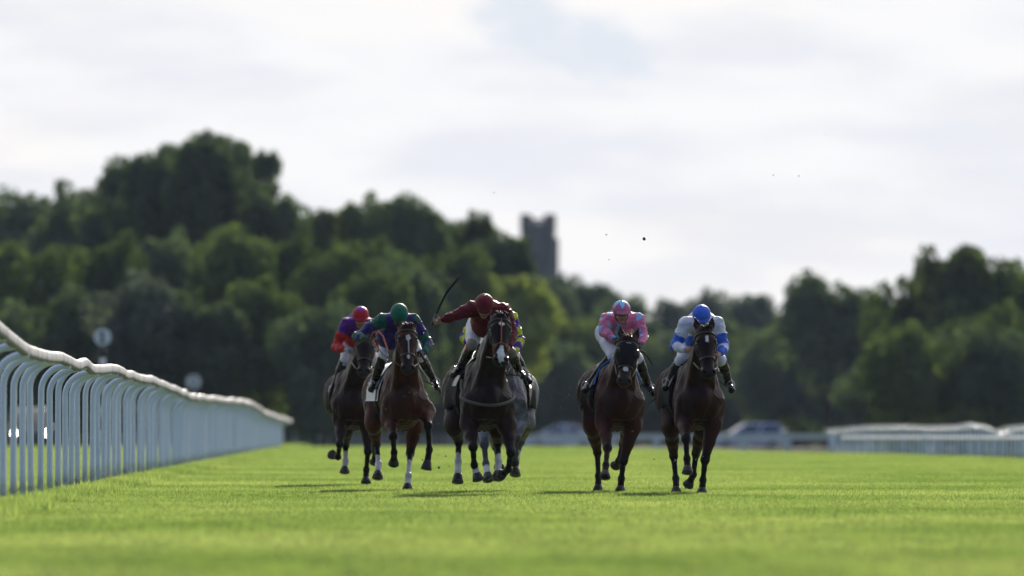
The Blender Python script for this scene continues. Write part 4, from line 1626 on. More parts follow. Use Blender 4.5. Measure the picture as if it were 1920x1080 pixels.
def hood(S, H, q, u, n, a, root):
    """black hood with eye cups over the horse's head"""
    V = []; ts = np.linspace(.0, .36, 12); na = 30
    for t in ts:
        for j in range(na):
            th = 2 * math.pi * j / na
            d = u * math.sin(th) + n * math.cos(th)
            V.append(S.cast(H(t * q, 0, -.035), d, .3, .009))
    fs = [(i * na + j, i * na + (j + 1) % na, (i + 1) * na + (j + 1) % na, (i + 1) * na + j) for i in range(len(ts) - 1) for j in range(na)]
    V = np.array(V); c = np.array([H(t * q, 0, -.035) for t in ts]).repeat(na, 0)
    I = V - (V - c) * .06
    N = len(V)
    fs += [(f[3] + N, f[2] + N, f[1] + N, f[0] + N) for f in fs]
    g = MB(); g.poly(list(np.concatenate([V, I])), fs); g.build('hood', M['black_cloth'], root, True)
    for s in (-1, 1):
        o = H(.185 * q, s * .085, .03)
        ax = unit(u * s * 1.0 + n * .25 - a * -.1)
        g = MB(); g.lathe(o, [(.058, 0), (.062, .03), (.056, .055), (.040, .068), (.012, .072)], 18, ax); g.build('eye_cup', M['leather'], root, True)
    g = MB(); g.tube([S.cast(H(.085 * q, v, -.02), n, .3, .013) for v in np.linspace(-.03, .03, 5)], .004, 5); g.build('piping', M['steel'], root, True)


# ---------------------------------------------------------------- riders
def build_jockey(label, fr, J, silk, cap, breech, opts):
    """J: dict of joints in the horse's space"""
    root = empty('person', (fr.x0, fr.D, fr.z0), fr.yaw, label=label, cat='jockey')
    g = {k: np.array(v, float) for k, v in J.items()}
    pts = np.array(list(g.values()))
    lo = pts.min(0) - .22; hi = pts.max(0) + .22
    B = Solid(lo, hi, .0085)
    hd = g['head']; look = unit(g['look']) ; up = unit(g.get('up', (0, -.25, 1)))
    up = unit(up - look * (up @ look)); sd = unit(np.cross(look, up))     # sd: to the rider's own right or left, only used as an axis
    Hd = lambda s, u_, f: hd + sd * s + up * u_ + look * f
    shL, shR = g['shL'], g['shR']
    neck = (shL + shR) / 2 + np.array((0, 0, .0))
    pelvis = g['pelvis']
    # --- the continuous body
    B.ball(Hd(0, .03, -.015), (.075, .10, .095), .02, axes=(sd, up, look))
    B.cone(Hd(0, -.05, .03), Hd(0, -.085, .045), .055, .035, .03, sq=(sd, 1.1))
    B.cone(Hd(0, .0, .085), Hd(0, -.035, .102), .010, .014, .012)
    B.cone(Hd(-.022, -.063, .078), Hd(.022, -.063, .078), .008, .008, .01)
    for s in (-1, 1):
        B.ball(Hd(s * .03, .005, .085), (.013, .010, .010), .01, cut=True)
        B.ball(Hd(s * .078, -.01, -.01), (.012, .028, .02), .01, axes=(sd, up, look))
        B.cone(Hd(s * .035, -.02, .068), Hd(s * .030, -.05, .058), .022, .018, .02)
    B.cone(neck, Hd(0, -.06, -.03), .055, .050, .03)
    chest = neck * .72 + pelvis * .28
    B.cone(neck, chest, .095, .115, .05); B.cone(chest, pelvis, .115, .125, .05)
    for s, sh, el, wr in (('L', shL, g['elL'], g['wrL']), ('R', shR, g['elR'], g['wrR'])):
        B.cone(neck, sh, .06, .058, .04)
        B.cone(sh, el, .050, .038, .02); B.cone(el, wr, .040, .026, .02)
    for s in 'LR':
        hp = pelvis + np.array((.10 if s == 'L' else -.10, -.02, -.03))
        B.cone(hp, g['kn' + s], .085, .055, .04); B.cone(g['kn' + s], g['an' + s], .055, .036, .03)
        B.cone(g['an' + s], g['to' + s], .036, .028, .02)
    # hands: palm and five bent fingers each
    for s in 'LR':
        w = g['wr' + s]; h = g['ha' + s]
        d = unit(h - w)
        side = unit(g.get('hs' + s, (0, 0, 1)))
        side = unit(side - d * (side @ d)); inn = np.cross(d, side)
        if inn @ np.array((0 - h[0], 0, 0)) < 0: inn = -inn
        if ('flip' + s) in opts: inn = -inn
        pc = w + d * .05
        B.cone(w, pc + d * .02, .026, .030, .012, sq=(inn, .65))
        for k, (off, ln) in enumerate(((.030, .95), (.010, 1.05), (-.010, 1.0), (-.028, .82))):
            k0 = pc + d * .035 + side * off
            k1 = k0 + d * .022 * ln + inn * .022
            k2 = k1 - d * .008 + inn * .026 * ln
            k3 = k2 - d * .026 * ln
            B.cone(k0, k1, .0105, .0098, .004); B.cone(k1, k2, .0098, .009, .004); B.cone(k2, k3, .009, .008, .004)
        t0 = w + d * .03 + side * .028
        t1 = t0 + side * .020 + d * .018 + inn * .018
        t2 = t1 + inn * .022 - side * .014 + d * .010
        B.cone(t0, t1, .0125, .011, .006); B.cone(t1, t2, .011, .009, .004)
    gl = opts.get('gloves')
    def skinc(P):
        c = np.tile(np.array((.36, .20, .14)), (len(P), 1))
        X = P - hd
        tu = X @ up; ts = X @ sd; tf = X @ look
        face = np.linalg.norm(X, axis=1) < .16
        hair = face & ((tf < -.01) | (tu > .075))
        c[hair] = (.03, .02, .015)
        lip = face & (np.abs(tu + .063) < .009) & (np.abs(ts) < .028) & (tf > .06)
        c[lip] = (.26, .10, .08)
        brow = face & (np.abs(tu - .022) < .006) & (np.abs(np.abs(ts) - .03) < .018) & (tf > .05)
        c[brow] = (.05, .03, .02)
        eye = face & (np.abs(tu - .004) < .007) & (np.abs(np.abs(ts) - .03) < .012) & (tf > .05)
        c[eye] = (.03, .02, .02)
        if gl is not None:
            for s in 'LR':
                if opts.get('bare') == s: continue
                dd, t = seg_t(P, g['wr' + s], g['ha' + s] + unit(g['ha' + s] - g['wr' + s]) * .05)
                c[(dd < .075)] = gl
        return c
    link('body', B.mesh('body', skinc, 1), root, M['skin'])
    # --- silks
    T = Solid(lo, hi, .010)
    T.cone(neck + unit(pelvis - neck) * .02, chest, .115, .150, .06, sq=((1, 0, 0), 1.18))
    T.cone(chest, pelvis + unit(neck - pelvis) * .06, .150, .142, .06, sq=((1, 0, 0), 1.08))
    T.cone(neck + np.array((0, .05, .03)), chest + np.array((0, .02, .05)), .09, .12, .06, sq=((1, 0, 0), 1.3))
    T.ball(chest * .7 + pelvis * .3 + np.array((opts.get('sag', 0), -.03, -.10 - .04 * opts.get('billow', 0))), np.array((.165, .17, .14)) * (1 + .3 * opts.get('billow', 0)), .06)      # loose front of the blouse
    for s, sh, el, wr in ((1, shL, g['elL'], g['wrL']), (-1, shR, g['elR'], g['wrR'])):
        T.cone(neck, sh, .085, .082, .06)
        m = sh * .5 + el * .5
        T.cone(sh, m, .080, .071, .05); T.cone(m, el, .071, .062, .04)
        m = el * .55 + wr * .45
        T.cone(el, m, .062, .055, .03); T.cone(m, wr - unit(wr - el) * .02, .055, .036, .03)
    def wr_fn(P):
        # folds running round the sleeves and across the back
        out = np.zeros_like(P)
        for sh, el, wr in ((shL, g['elL'], g['wrL']), (shR, g['elR'], g['wrR'])):
            for p0, p1 in ((sh, el), (el, wr)):
                dd, t = seg_t(P, p0, p1)
                L = np.linalg.norm(p1 - p0)
                w = np.exp(-(dd / .09) ** 2)
                ax = unit(p1 - p0)
                ph = t * L * 120 + 7.0 * hash_noise(P, 11, 4)
                rad = P - (p0 + t[:, None] * (p1 - p0)); rad /= np.linalg.norm(rad, axis=1)[:, None] + 1e-6
                out += rad * (w * .0042 * np.sin(ph) * (.5 + .5 * np.sin(P @ np.array((13., 21., 17.)))))[:, None]
        out += np.stack([hash_noise(P, 30, 5 + i) for i in range(3)], 1) * .0045
        rd = (1 - np.abs(hash_noise(P * np.array((1, .6, 1.3)), 21, 31))) ** 3
        out += np.stack([rd * np.sign(P[:, 0]) * .008, -rd * .009, rd * .012], 1)
        return out
    link('silk_jacket', T.mesh('silk_jacket', lambda P: np.clip(silk(P, g), .003, .9), 1, wr_fn), root, M['silk'])
    # --- breeches
    W = Solid(lo, hi, .010)
    W.cone(pelvis + np.array((-.05, .02, 0)), pelvis + np.array((.05, .02, 0)), .135, .135, .05)
    W.cone(pelvis, pelvis * .8 + neck * .2, .14, .125, .05)
    for s in 'LR':
        hp = pelvis + np.array((.10 if s == 'L' else -.10, -.02, -.03)); kn = g['kn' + s]; an = g['an' + s]
        m = hp * .5 + kn * .5
        W.cone(hp, m, .104, .084, .05); W.cone(m, kn, .084, .060, .03)
        W.cone(kn, kn * .72 + an * .28, .064, .056, .03)
    wf = lambda P: np.stack([hash_noise(P, 24, 15 + i) for i in range(3)], 1) * .005
    link('breeches', W.mesh('breeches', lambda P: np.clip(breech(P, g), .003, .9), 1, wf), root, M['breeches'])
    # --- boots
    for s in 'LR':
        kn, an, to = g['kn' + s], g['an' + s], g['to' + s]
        Lo = np.minimum(np.minimum(kn, an), to) - .12; Hi = np.maximum(np.maximum(kn, an), to) + .12
        K = Solid(Lo, Hi, .009)
        top = kn * 1.03 - an * .03
        m = top * .6 + an * .4
        K.cone(top, m, .070, .064, .02); K.cone(m, an, .064, .045, .02)
        fd = unit(to - an)
        heel = an - fd * .035 + unit(an - kn) * .045
        K.cone(an, heel, .044, .034, .03); K.cone(heel, to, .034, .036, .03); K.cone(an, to, .040, .033, .03)
        K.half(top, unit(top - an), top - .13, top + .13)
        b = link('boot', K.mesh('boot', opts.get('bootcol'), 1, lambda P: np.stack([hash_noise(P, 34, 25 + i) for i in range(3)], 1) * .003), root, M['boot'] if not opts.get('bootcol') else M['bootpaint'])
        # stirrup iron under the ball of the foot
        c = to * .75 + heel * .25 - unit(an - heel) * .035
        sdv = unit(np.cross(fd, (0, 0, 1)))
        pp = [c + sdv * math.sin(t) * .044 + np.array((0, 0, 1)) * (1 - math.cos(t)) * .050 for t in np.linspace(-math.pi, math.pi, 16)]
        gg = MB(); gg.tube(pp, .007, 6, caps=False); gg.tube([c - sdv * .05, c + sdv * .05], .012, 6); gg.build('stirrup_iron', M['steel'], root, True)
        st = np.array((.20 if s == 'L' else -.20, -.22, 1.42))
        gg = MB(); gg.tube([pp[8], (pp[8] + st) / 2 + np.array((.01, 0, 0)), st], .009, 6); gg.build('stirrup_leather', M['leather'], root, True)
    # --- cap over the helmet
    C = Solid(hd - .22, hd + .24, .007)
    hs = opts.get('capsize', 1.0)
    C.ball(Hd(0, .055, -.012), np.array((.112, .105, .130)) * hs, .02, axes=(sd, up, look))
    C.half(Hd(0, .008, 0), unit(-up + look * .05), hd - .3, hd + .3)
    C.cone(Hd(-.05, .030, .105 * hs), Hd(.05, .030, .105 * hs), .016, .016, .02)
    C.cone(Hd(0, .022, .135 * hs), Hd(0, .022, .12 * hs), .012, .012, .03, sq=(sd, 4.0))
    C.ball(Hd(0, .055 + .106 * hs, -.012), .011, .006)
    def capc(P):
        X = P - hd
        return np.clip(cap(X @ sd, X @ up - .055, X @ look + .012), .003, .9)
    link('cap', C.mesh('cap', capc, 1), root, M['silk'])
    for s in (-1, 1):
        gg = MB(); gg.tube([Hd(s * .085, .02, -.01), Hd(s * .075, -.05, .02), Hd(s * .02, -.115, .045)], .007, 6); gg.build('chin_strap', M['leather'], root, True)
    # goggles
    if opts.get('goggles', True):
        V = []
        n_ = 12
        for i in range(n_ + 1):
            t = -1 + 2 * i / n_
            for zz in (-.017, .020):
                z2 = zz * (1 - .35 * abs(t) ** 4)
                V.append(Hd(t * .078, .004 + z2, .030 + .080 * math.cos(t * 1.25)))
        N = len(V)
        V += [v - look * .012 for v in V]
        fs = [(2 * i, 2 * i + 2, 2 * i + 3, 2 * i + 1) for i in range(n_)] + [(N + 2 * i, N + 2 * i + 1, N + 2 * i + 3, N + 2 * i + 2) for i in range(n_)]
        fs += [(2 * i, N + 2 * i, N + 2 * i + 2, 2 * i + 2) for i in range(n_)] + [(2 * i + 1, 2 * i + 3, N + 2 * i + 3, N + 2 * i + 1) for i in range(n_)]
        gg = MB(); gg.poly(V, fs); gg.build('goggles', M['lens'], root, True)
    return root


def whip(label, pts, r0, r1, flap=True, mat='leather', world=None, cat='whip'):
    g = MB()
    base = np.array(pts[0], float)
    pts = [np.array(p, float) - base for p in pts]
    ca, sa = math.cos(world.rotation_euler[2]), math.sin(world.rotation_euler[2])
    w = world.location
    root = empty('riding_whip', (w[0] + base[0] * ca - base[1] * sa, w[1] + base[0] * sa + base[1] * ca, w[2] + base[2]), world.rotation_euler[2], label=label, cat=cat)
    n = len(pts)
    g.tube(pts, [r0 + (r1 - r0) * i / (n - 1) for i in range(n)], 8); g.build('shaft', M['black_cloth'], root, True)
    g = MB(); g.tube([pts[0] - unit(pts[1] - pts[0]) * .05, pts[0] + unit(pts[1] - pts[0]) * .10], r0 + .005, 8); g.build('grip', M['leather'], root, True)
    if flap:
        d = unit(pts[-1] - pts[-2])
        g = MB(); g.tube([pts[-1] - d * .01, pts[-1] + d * .10], .018, 6, flat=((0, 1, 0), .4)); g.build('flap', M['leather'], root, True)
    return root

# ================================================================ THE FIELD
def bootpaint():
    m = painted('painted_boot', rough=0.22, spec=0.5, bump=0.2, bscale=30, bdist=0.003, var=0.1, coat=.15)
    return m


M['bootpaint'] = bootpaint()


def rider(fr, d, label, silk, cap, breech=None, opts=None):
    """d: joint -> (px, py, f); directions are given as local vectors"""
    J = {}
    for k, v in d.items():
        J[k] = np.array(v, float) if k in ('look', 'up', 'hsL', 'hsR') else fr(*v)
    J.setdefault('look', np.array((0, -1, -.2)))
    white = lambda P, g: np.tile(np.array((.68, .69, .72)), (len(P), 1))
    return build_jockey(label, fr, J, silk, cap, breech or white, opts or {}), J


def legs_of(fr, spec):
    return {k: [fr(*p) for p in v] for k, v in spec.items()}


def sleeves(P, g):
    """distance and running position 0..2 along the nearer sleeve, and which"""
    best = np.full(len(P), 9.0); tt = np.zeros(len(P)); sd = np.zeros(len(P))
    for s, a, b, c in ((1, 'shL', 'elL', 'wrL'), (-1, 'shR', 'elR', 'wrR')):
        for o, p, q in ((0, a, b), (1, b, c)):
            dd, t = seg_t(P, g[p], g[q])
            m = dd < best
            best[m] = dd[m]; tt[m] = t[m] + o; sd[m] = s
    return best, tt, sd


def plain(col):
    return lambda P, g: np.tile(np.array(col, float), (len(P), 1))


def star_cap(top, low, n=6, p0=.62, amp=.42, ph=0.0):
    def f(s, u, l):
        r = np.sqrt(s * s + u * u + l * l) + 1e-6
        pol = np.arccos(np.clip(u / r, -1, 1)); th = np.arctan2(s, l) + ph
        tri = np.abs(((th * n / (2 * math.pi)) % 1) - .5) * 2          # 1 at th=0
        w = pol < p0 + amp * (tri * 2 - 1)
        c = np.where(w[:, None], np.array(top), np.array(low))
        but = pol < .10
        c[but] = np.array(top) * .5
        return c
    return f


# ---- 1 the red and purple rider, farthest back on the left
RED, PUR = np.array((.42, .005, .008)), np.array((.085, .008, .20))
fr = Frame(155, 663, 3, 905)
legs = legs_of(fr, {
    'RF': [(641, 790, .8), (637, 832, 1.05), (634, 857, .82), (629, 857, .74), (622, 852, .66)],
    'RH': [(648, 800, -.3), (648, 835, -.62), (648, 864, -.5), (647, 872, -.46), (646, 886, -.42)],
    'LF': [(688, 795, .8), (690, 846, .9), (687, 880, .72), (686, 892, .74), (686, 905, .78)],
    'LH': [(690, 800, -.4), (700, 838, -.8), (703, 856, -1.08), (702, 860, -1.17), (702, 866, -1.24)]})
d = dict(head=(676, 597, .80), look=(0, -.9, -.4), shL=(698, 612, .5), shR=(650, 609, .5), elR=(631, 652, .50), elL=(714, 652, .52), wrR=(647, 655, .76), haR=(656, 658, .86),
         wrL=(706, 655, .76), haL=(697, 658, .86), pelvis=(668, 615, -.06), knR=(646, 676, .40), knL=(703, 678, .38), anR=(628, 722, .10), toR=(622, 738, .27), anL=(716, 722, .10), toL=(722, 738, .27))


def red_silk(P, g):
    b, t, s = sleeves(P, g)
    c = np.tile(RED, (len(P), 1))
    w = (t < .38) & (b < .2)
    c[w] = PUR
    body = (np.abs(P[:, 0] - g['pelvis'][0]) < .15) & (P[:, 2] > g['shL'][2] - .10)
    c[body] = PUR
    return c


jr, J = rider(fr, d, 'rider in red silks with purple shoulders and a purple-starred red cap, last on the left', red_silk, star_cap((.13, .03, .36), (.42, .008, .02), 6, .62, .3),
              opts=dict(gloves=(.35, .30, .34), billow=.8))
build_horse('horse', 'dark brown horse of the red rider, last on the left, half hidden', fr, legs, fr(686, 636, 1.42), fr(681, 708, 1.72),
            (.042, .018, .011), (.014, .010, .009), {'RH': .55, 'white': (.40, .38, .36)}, dict(hands=(J['haR'], J['haL']), noseband='leather', tail=(.1, .5, -.3), headlen=.56))

# ---- 2 green and purple
GRN, PU2 = np.array((.004, .095, .055)), np.array((.024, .012, .115))
fr = Frame(143.5, 761, 8, 918)
legs = legs_of(fr, {
    'RH': [(700, 790, -.4), (706, 833, -.72), (710, 870, -.52), (709, 880, -.46), (708, 896, -.40)],
    'RF': [(731, 785, .8), (737, 818, 1.15), (739, 848, .98), (739, 857, .90), (738, 870, .82)],
    'LH': [(777, 795, -.25), (769, 850, -.30), (766, 892, .05), (765, 904, .08), (764, 919, .12)],
    'LF': [(800, 772, .8), (802, 798, 1.18), (805, 843, 1.08), (803, 857, 1.10), (799, 880, 1.12)]})
d = dict(head=(748, 593, .82), look=(0, -.52, -.85), shL=(775, 603, .5), shR=(717, 602, .5), elR=(670, 632, .52), elL=(802, 645, .55), wrR=(684, 634, .78), haR=(693, 634, .86),
         wrL=(795, 663, .80), haL=(786, 665, .90), pelvis=(744, 620, -.06), knR=(718, 668, .38), knL=(789, 670, .38), anR=(702, 716, .10), toR=(696, 730, .28), anL=(812, 712, .10), toL=(819, 726, .27))


def green_silk(P, g):
    b, t, s = sleeves(P, g)
    v = np.sin((t * 7.5) + 1.2 * hash_noise(P, 8, 2) + (s > 0) * 1.5)
    c = np.where((v > .1)[:, None], GRN, PU2)
    body = (b > .10) | (np.abs(P[:, 0] - g['pelvis'][0]) < .13)
    c[body] = PU2
    return c


def green_cap(s, u, l):
    w = u * .75 - l * .15 > -.035 + .02 * np.cos(s * 60)
    return np.where(w[:, None], GRN * 1.25, PU2)


jg, J = rider(fr, d, 'rider in green and purple silks, head bowed under a green cap', green_silk, green_cap, opts=dict(gloves=(.02, .02, .025), goggles=False, billow=1, sag=-.06))
hg = build_horse('horse', 'bright bay horse with a white star, orange rein and white numbered saddle cloth', fr, legs, fr(763, 616, 1.45), fr(765, 703, 1.70),
                 (.115, .042, .020), (.022, .014, .012), {'RH': .42, 'LH': .62, 'star': [(.17, 0, .045, .030), (.28, .006, .11, .008), (.42, .004, .035, .022)]},
                 dict(hands=(J['haR'], J['haL']), cloth=M['white_cloth'], print=('7', M['black_cloth'], .26), printat=(.02, 1.30), clothlow=1.12, ear=.07, noseband='brown_leather', bridle='brown_leather'))
g = MB(); g.tube([fr(694, 640, .95), fr(699, 624, 1.0), fr(709, 621, 1.02), fr(718, 630, 1.1), fr(727, 656, 1.3), fr(730, 664, 1.4)], .011, 6); o = g.build('neck_strap', M['orange'], hg[0], True)
whip('black whip pointing down from the green rider\'s left hand', [fr(790, 664, .95), fr(806, 694, .97), fr(821, 725, 1.0)], .011, .007, world=jg)

# ---- 3 grey horse behind the leader
YEL, PU3 = np.array((.48, .54, .03)), np.array((.06, .022, .26))
fr = Frame(141, 940, -4, 905)
legs = legs_of(fr, {
    'RF': [(908, 795, .8), (908, 833, 1.05), (911, 869, 1.12), (913, 882, 1.18), (916, 901, 1.24)],
    'RH': [(925, 800, -.4), (930, 838, -.8), (934, 862, -1.0), (935, 868, -1.08), (936, 876, -1.14)],
    'LF': [(974, 790, .8), (968, 822, 1.1), (966, 850, .92), (965, 858, .85), (963, 868, .78)],
    'LH': [(986, 790, -.35), (976, 828, -.62), (968, 862, -.5), (967, 874, -.45), (966, 891, -.40)]})
d = dict(head=(926, 592, .70), look=(0, -.8, -.5), shL=(957, 598, .45), shR=(893, 604, .45), elR=(871, 636, .50), elL=(974, 640, .50), wrR=(888, 647, .76), haR=(898, 651, .86),
         wrL=(966, 662, .74), haL=(958, 665, .84), pelvis=(935, 620, -.1), knR=(905, 668, .36), knL=(967, 670, .36), anR=(893, 712, .10), toR=(888, 728, .27), anL=(983, 700, .10), toL=(992, 716, .25))


def yellow_silk(P, g):
    b, t, s = sleeves(P, g)
    th = P[:, 1] * 30
    v = np.sin(t * 10 + 1.5) * np.where(s > 0, 1, 1) + .35 * np.sin(th)
    c = np.where((v > 0)[:, None], YEL, PU3)
    body = b > .11
    c[body & (np.sin(P[:, 0] * 34) > 0)] = PU3
    return c


def dapple(P, c):
    return c * (1 + .30 * hash_noise(P, 42, 9) * (P[:, 2] > .7))[:, None]


jy, J = rider(fr, d, 'rider in yellow and purple checked silks, hidden behind the maroon rider', yellow_silk, lambda s, u, l: np.tile(PU3, (len(s), 1)), opts=dict(gloves=(.02, .02, .025)))
build_horse('horse', 'grey horse galloping behind the dark bay leader, only its rump and legs showing', fr, legs, fr(936, 628, 1.20), fr(938, 700, 1.42),
            (.30, .31, .34), (.13, .135, .16), {'LH': .5, 'RF': -1, 'muzzle': (.06, .05, .05), 'white': (.62, .61, .6)},
            dict(tone=(.45, .45, .47), ptone=.6, hands=(J['haR'], J['haL']), colour=dapple, hair=M['hair_grey'], tailhair=M['hair_grey'], clothlow=1.0, tail=(-.25, .25, -.55)))

# ---- 4 maroon leader
MAR = np.array((.11, .002, .009))
fr = Frame(134, 915, 7.5, 928)
legs = legs_of(fr, {
    'RH': [(851, 795, -.3), (860, 827, -.62), (859, 866, -.55), (859, 882, -.50), (858, 905, -.46)],
    'RF': [(881, 795, .8), (887, 838, 1.05), (889, 871, .84), (892, 882, .80), (897, 900, .84)],
    'LF': [(950, 798, .8), (958, 848, 1.02), (953, 880, .84), (948, 886, .78), (938, 891, .72)],
    'LH': [(933, 800, -.3), (933, 830, -.55), (935, 865, -.48), (935, 879, -.42), (931, 898, -.36)]})
d = dict(head=(908, 577, .86), look=(-.12, -.78, -.55), shL=(944, 584, .52), shR=(886, 580, .52), elR=(857, 591, .56), elL=(960, 622, .58), wrR=(829, 602, .60), haR=(816, 603, .62),
         wrL=(954, 652, .80), haL=(948, 658, .90), pelvis=(905, 610, -.08), knR=(884, 650, .42), knL=(958, 662, .38), anR=(862, 690, .12), toR=(849, 704, .30), anL=(972, 694, .12), toL=(981, 706, .28),
         hsR=(.15, 0, 1))


def maroon_breech(P, g):
    c = np.tile(np.array((.66, .68, .72)), (len(P), 1))
    for s in 'LR':
        dd, t = seg_t(P, g['kn' + s], g['an' + s])
        c[(dd < .10) & (t > .02)] = (.20, .19, .15)
        dd, t = seg_t(P, g['pelvis'], g['kn' + s])
        c[(t > .86) & (dd < .12)] = (.20, .19, .15)
    return c


def red_top(P):
    z = P[:, 2]; top = z.max()
    c = np.tile(np.array((.006, .006, .008)), (len(P), 1))
    c[z > top - .10] = (.32, .008, .008)
    return c


jm, J = rider(fr, d, 'rider in plain maroon silks and cap, right arm stretched out with a raised whip', plain(MAR), lambda s, u, l: np.tile(MAR * 1.1, (len(s), 1)), maroon_breech,
              dict(goggles=True, bare='R', bootcol=red_top))
build_horse('horse', 'dark bay leading horse with orange cross noseband, white snip and pale breast strap', fr, legs, fr(938, 596, 1.45), fr(938, 689, 1.72),
            (.036, .017, .012), (.012, .009, .009), {'RH': .40, 'LH': .40, 'RF': -1, 'star': [(.13, 0, .028, .032), (.50, 0, .115, .040)]},
            dict(hands=(J['haL'] * 1.0 + np.array((-.25, 0, 0)), J['haL']), grackle='orange', breastplate=True, cloth=M['black_cloth'], clothlow=.98, ear=.045,
                 print=('IRE', M['red_print'], .10), printat=(.10, 1.16), hair=M['hair_black']))
h = J['haR']
whip('long black whip raised above the maroon rider\'s outstretched fist', [fr(813, 603, .62), fr(818, 590, .62), fr(826, 571, .62), (fr(838, 548, .62)), fr(853, 529, .62)], .011, .014, world=jm)

# ---- 5 pink
PNK, LBL = np.array((.58, .17, .32)), np.array((.22, .50, .80))
fr = Frame(140, 1164, 6.5, 922)
legs = legs_of(fr, {
    'RH': [(1110, 795, -.35), (1120, 848, -.72), (1122, 892, -.56), (1122, 906, -.50), (1121, 922, -.47)],
    'RF': [(1133, 792, .85), (1139, 840, 1.22), (1136, 872, 1.40), (1135, 881, 1.46), (1134, 895, 1.52)],
    'LF': [(1187, 798, .8), (1169, 864, .82), (1165, 897, .66), (1164, 909, .67), (1163, 922, .70)],
    'LH': [(1182, 800, -.4), (1168, 832, -.85), (1160, 864, -1.10), (1157, 868, -1.18), (1154, 873, -1.24)]})
d = dict(head=(1165, 588, .82), look=(0, -1, -.22), shL=(1194, 601, .5), shR=(1139, 600, .5), elR=(1132, 622, .62), elL=(1205, 631, .60), wrR=(1151, 636, .84), haR=(1156, 645, .93),
         wrL=(1202, 645, .84), haL=(1198, 654, .92), pelvis=(1146, 622, -.08), knR=(1149, 668, .42), knL=(1196, 672, .38), anR=(1106, 718, .10), toR=(1096, 733, .28), anL=(1215, 722, .10), toL=(1226, 738, .27))


def pink_silk(P, g):
    c = np.tile(PNK, (len(P), 1))
    b, t, s = sleeves(P, g)
    v = np.sin(t * 9 + s) * np.sin(P[:, 0] * 26 + 1) + .25 * hash_noise(P, 30, 7)
    c[v > .64] = LBL
    return c


jp, J = rider(fr, d, 'rider in pink silks with light blue stars, dark goggles and star-topped cap', pink_silk, star_cap(LBL * 1.15, PNK * .85, 6, .95, .45),
              opts=dict(gloves=(.02, .02, .025)))
build_horse('horse', 'chestnut horse in a black hood with eye cups, second from the right', fr, legs, fr(1178, 638, 1.45), fr(1168, 738, 1.72),
            (.085, .026, .012), (.040, .015, .009), {'star': [(.415, 0, .035, .032)], 'muzzle': (.05, .035, .03)},
            dict(hands=(J['haR'], J['haL']), hood=True, pad='blue_cloth', clothlow=.98, hair=M['hair_brown'], ear=.05, print=('FA', M['red_print'], .14), printat=(.05, 1.10)))
whip('thin whip sticking out beside the hooded horse\'s neck from the pink rider\'s hand', [fr(1196, 655, .95), fr(1206, 660, .97), fr(1216, 671, .98), fr(1224, 685, 1.0)], .009, .007, flap=False, world=jp)

# ---- 6 blue and white
BLU, WHT = np.array((.035, .12, .58)), np.array((.62, .64, .72))
fr = Frame(137, 1313, 6.5, 925)
legs = legs_of(fr, {
    'RH': [(1258, 798, -.35), (1263, 855, -.74), (1267, 897, -.6), (1268, 910, -.55), (1268, 925, -.52)],
    'RF': [(1283, 788, .85), (1286, 822, 1.2), (1288, 860, 1.26), (1289, 870, 1.30), (1289, 887, 1.34)],
    'LH': [(1318, 800, -.4), (1305, 850, -.82), (1300, 890, -.98), (1296, 899, -1.04), (1290, 910, -1.10)],
    'LF': [(1337, 795, .8), (1322, 862, .86), (1318, 900, .72), (1317, 912, .73), (1316, 926, .76)]})
d = dict(head=(1315, 597, .82), look=(-.05, -.8, -.5), shL=(1344, 609, .5), shR=(1287, 608, .5), elR=(1266, 650, .55), elL=(1357, 652, .56), wrR=(1286, 657, .82), haR=(1295, 656, .90),
         wrL=(1350, 664, .80), haL=(1344, 670, .88), pelvis=(1310, 618, -.08), knR=(1276, 676, .38), knL=(1352, 676, .38), anR=(1256, 712, .10), toR=(1247, 728, .28), anL=(1366, 716, .10), toL=(1372, 732, .27))


def blue_silk(P, g):
    b, t, s = sleeves(P, g)
    c = np.tile(WHT, (len(P), 1))
    e = .14 * hash_noise(P, 12, 6)
    w = ((t + e > .55) & (t + e < 1.18)) | ((t + e > 1.5) & (s > 0))
    c[w] = BLU
    body = (b > .12) & (P[:, 2] < g['shL'][2] - .13)
    c[body] = BLU
    return c


jb, J = rider(fr, d, 'rider in white silks with blue sleeves and a plain blue cap, rightmost', blue_silk, lambda s, u, l: np.tile(BLU * 1.1, (len(s), 1)), opts=dict(gloves=None, goggles=True, billow=.7))
build_horse('horse', 'dark bay horse with a small white star, rightmost of the field', fr, legs, fr(1322, 620, 1.45), fr(1329, 712, 1.70),
            (.058, .022, .013), (.018, .012, .010), {'star': [(.15, 0, .045, .020)], 'muzzle': (.016, .013, .013)},
            dict(hands=(J['haR'], J['haL']), clothlow=1.0, ear=.04))


# ---------------------------------------------------------------- flying turf
M['soil'] = simple('soil', (0.03, 0.02, 0.013), 0.95, noise=.4, nscale=30)


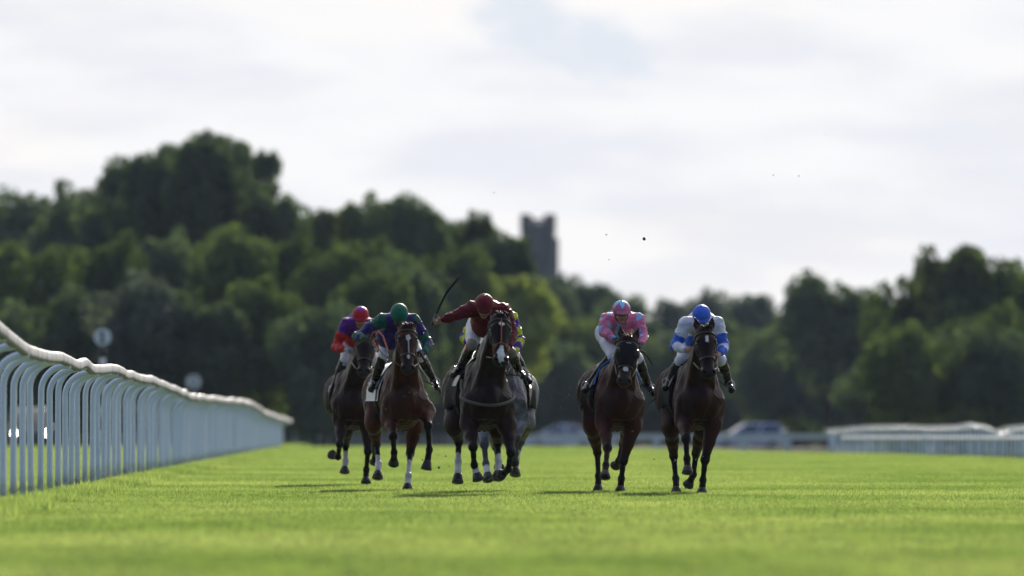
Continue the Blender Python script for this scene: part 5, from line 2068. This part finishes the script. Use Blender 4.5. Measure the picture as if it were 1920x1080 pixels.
def clods():
    r = random.Random(5)
    big = [(1208, 448, 136, .022), (1498, 330, 136, .008), (1450, 328, 136, .008), (1137, 440, 136, .009), (926, 361, 137, .007), (1142, 487, 137, .007), (1338, 396, 138, .006), (1549, 253, 138, .006),
           (823, 877, 131, .016), (836, 855, 130, .010), (792, 862, 143, .012), (843, 875, 131, .008), (1226, 861, 139, .010), (1285, 915, 137, .010)]
    where = ['large dark clod of turf in the sky between the tower and the pink rider', 'small speck of turf high in the sky on the right', 'speck of turf in the sky left of the small one on the right',
             'small clod in the sky left of the large one', 'speck of turf in the sky left of the tower', 'speck of turf in the sky below the large clod\'s left', 'speck of turf in the sky above the blue rider',
             'highest speck of turf in the sky on the right', 'dark clod flying just left of the leader\'s hind hoof', 'small clod above the one left of the leader\'s hind hoof',
             'clod flying between the green rider\'s horse and the leader', 'small clod by the leader\'s white sock', 'small clod right of the hooded horse\'s hind leg', 'clod falling beside the rightmost horse\'s folded hoof']
    for (px, py, D, s), w in zip(big, where):
        n = 10; V = []
        for i in range(4):
            for j in range(6):
                a = j / 6 * 6.283; p = math.pi * (i + .5) / 4
                q = s * r.uniform(.7, 1.25)
                V.append((q * math.sin(p) * math.cos(a), q * math.sin(p) * math.sin(a), q * .8 * math.cos(p)))
        V += [(0, 0, s), (0, 0, -s)]
        fs = [(i * 6 + j, (i + 1) * 6 + j, (i + 1) * 6 + (j + 1) % 6, i * 6 + (j + 1) % 6) for i in range(3) for j in range(6)]
        fs += [(j, (j + 1) % 6, 24) for j in range(6)] + [(18 + (j + 1) % 6, 18 + j, 25) for j in range(6)]
        g = MB(); g.poly(V, fs); o = g.build('turf_clod', M['soil']); o.location = (PX(px, D), D, PZ(py, D))
        tag(o, w, 'clod of turf', 'turf thrown up by the hooves')
    # torn grass and crumbs, too many to count
    g = MB(); dk = MB()
    spots = [(700, 880, 30, 60, 144), (860, 860, 30, 70, 135), (1060, 800, 45, 80, 141), (1000, 780, 40, 80, 138), (1215, 880, 25, 50, 138), (640, 860, 40, 60, 155), (820, 720, 40, 120, 140), (1275, 880, 30, 40, 137), (930, 890, 40, 25, 134)]
    for (cx, cy, sx_, sy_, D0) in spots:
        for i in range(48):
            px = r.gauss(cx, sx_); py = min(r.gauss(cy, sy_ * .6), 915); D = D0 + r.uniform(-2.5, 2.5)
            c = np.array((PX(px, D), D, PZ(py, D)))
            L = r.uniform(.008, .030) if i % 3 else r.uniform(.005, .011)
            d = unit([r.gauss(0, 1), r.gauss(0, 1), r.gauss(0, .6)]) * L
            s = unit(np.cross(d, (r.random(), 1, r.random()))) * r.uniform(.002, .004)
            t = g if i % 3 else dk
            t.poly([c - d, c + s, c + d, c - s, c + unit(np.cross(d, s)) * .0015], [(0, 1, 4), (1, 2, 4), (2, 3, 4), (3, 0, 4), (3, 2, 1, 0)])
    tag(g.build('flying_grass', M['straw']), 'bits of torn grass thrown up round the horses', kind='stuff')
    tag(dk.build('flying_soil', M['soil']), 'crumbs of soil thrown up round the horses', kind='stuff')


M['straw'] = simple('torn_grass', (0.40, 0.42, 0.24), 0.7, noise=.3, nscale=20)
clods()
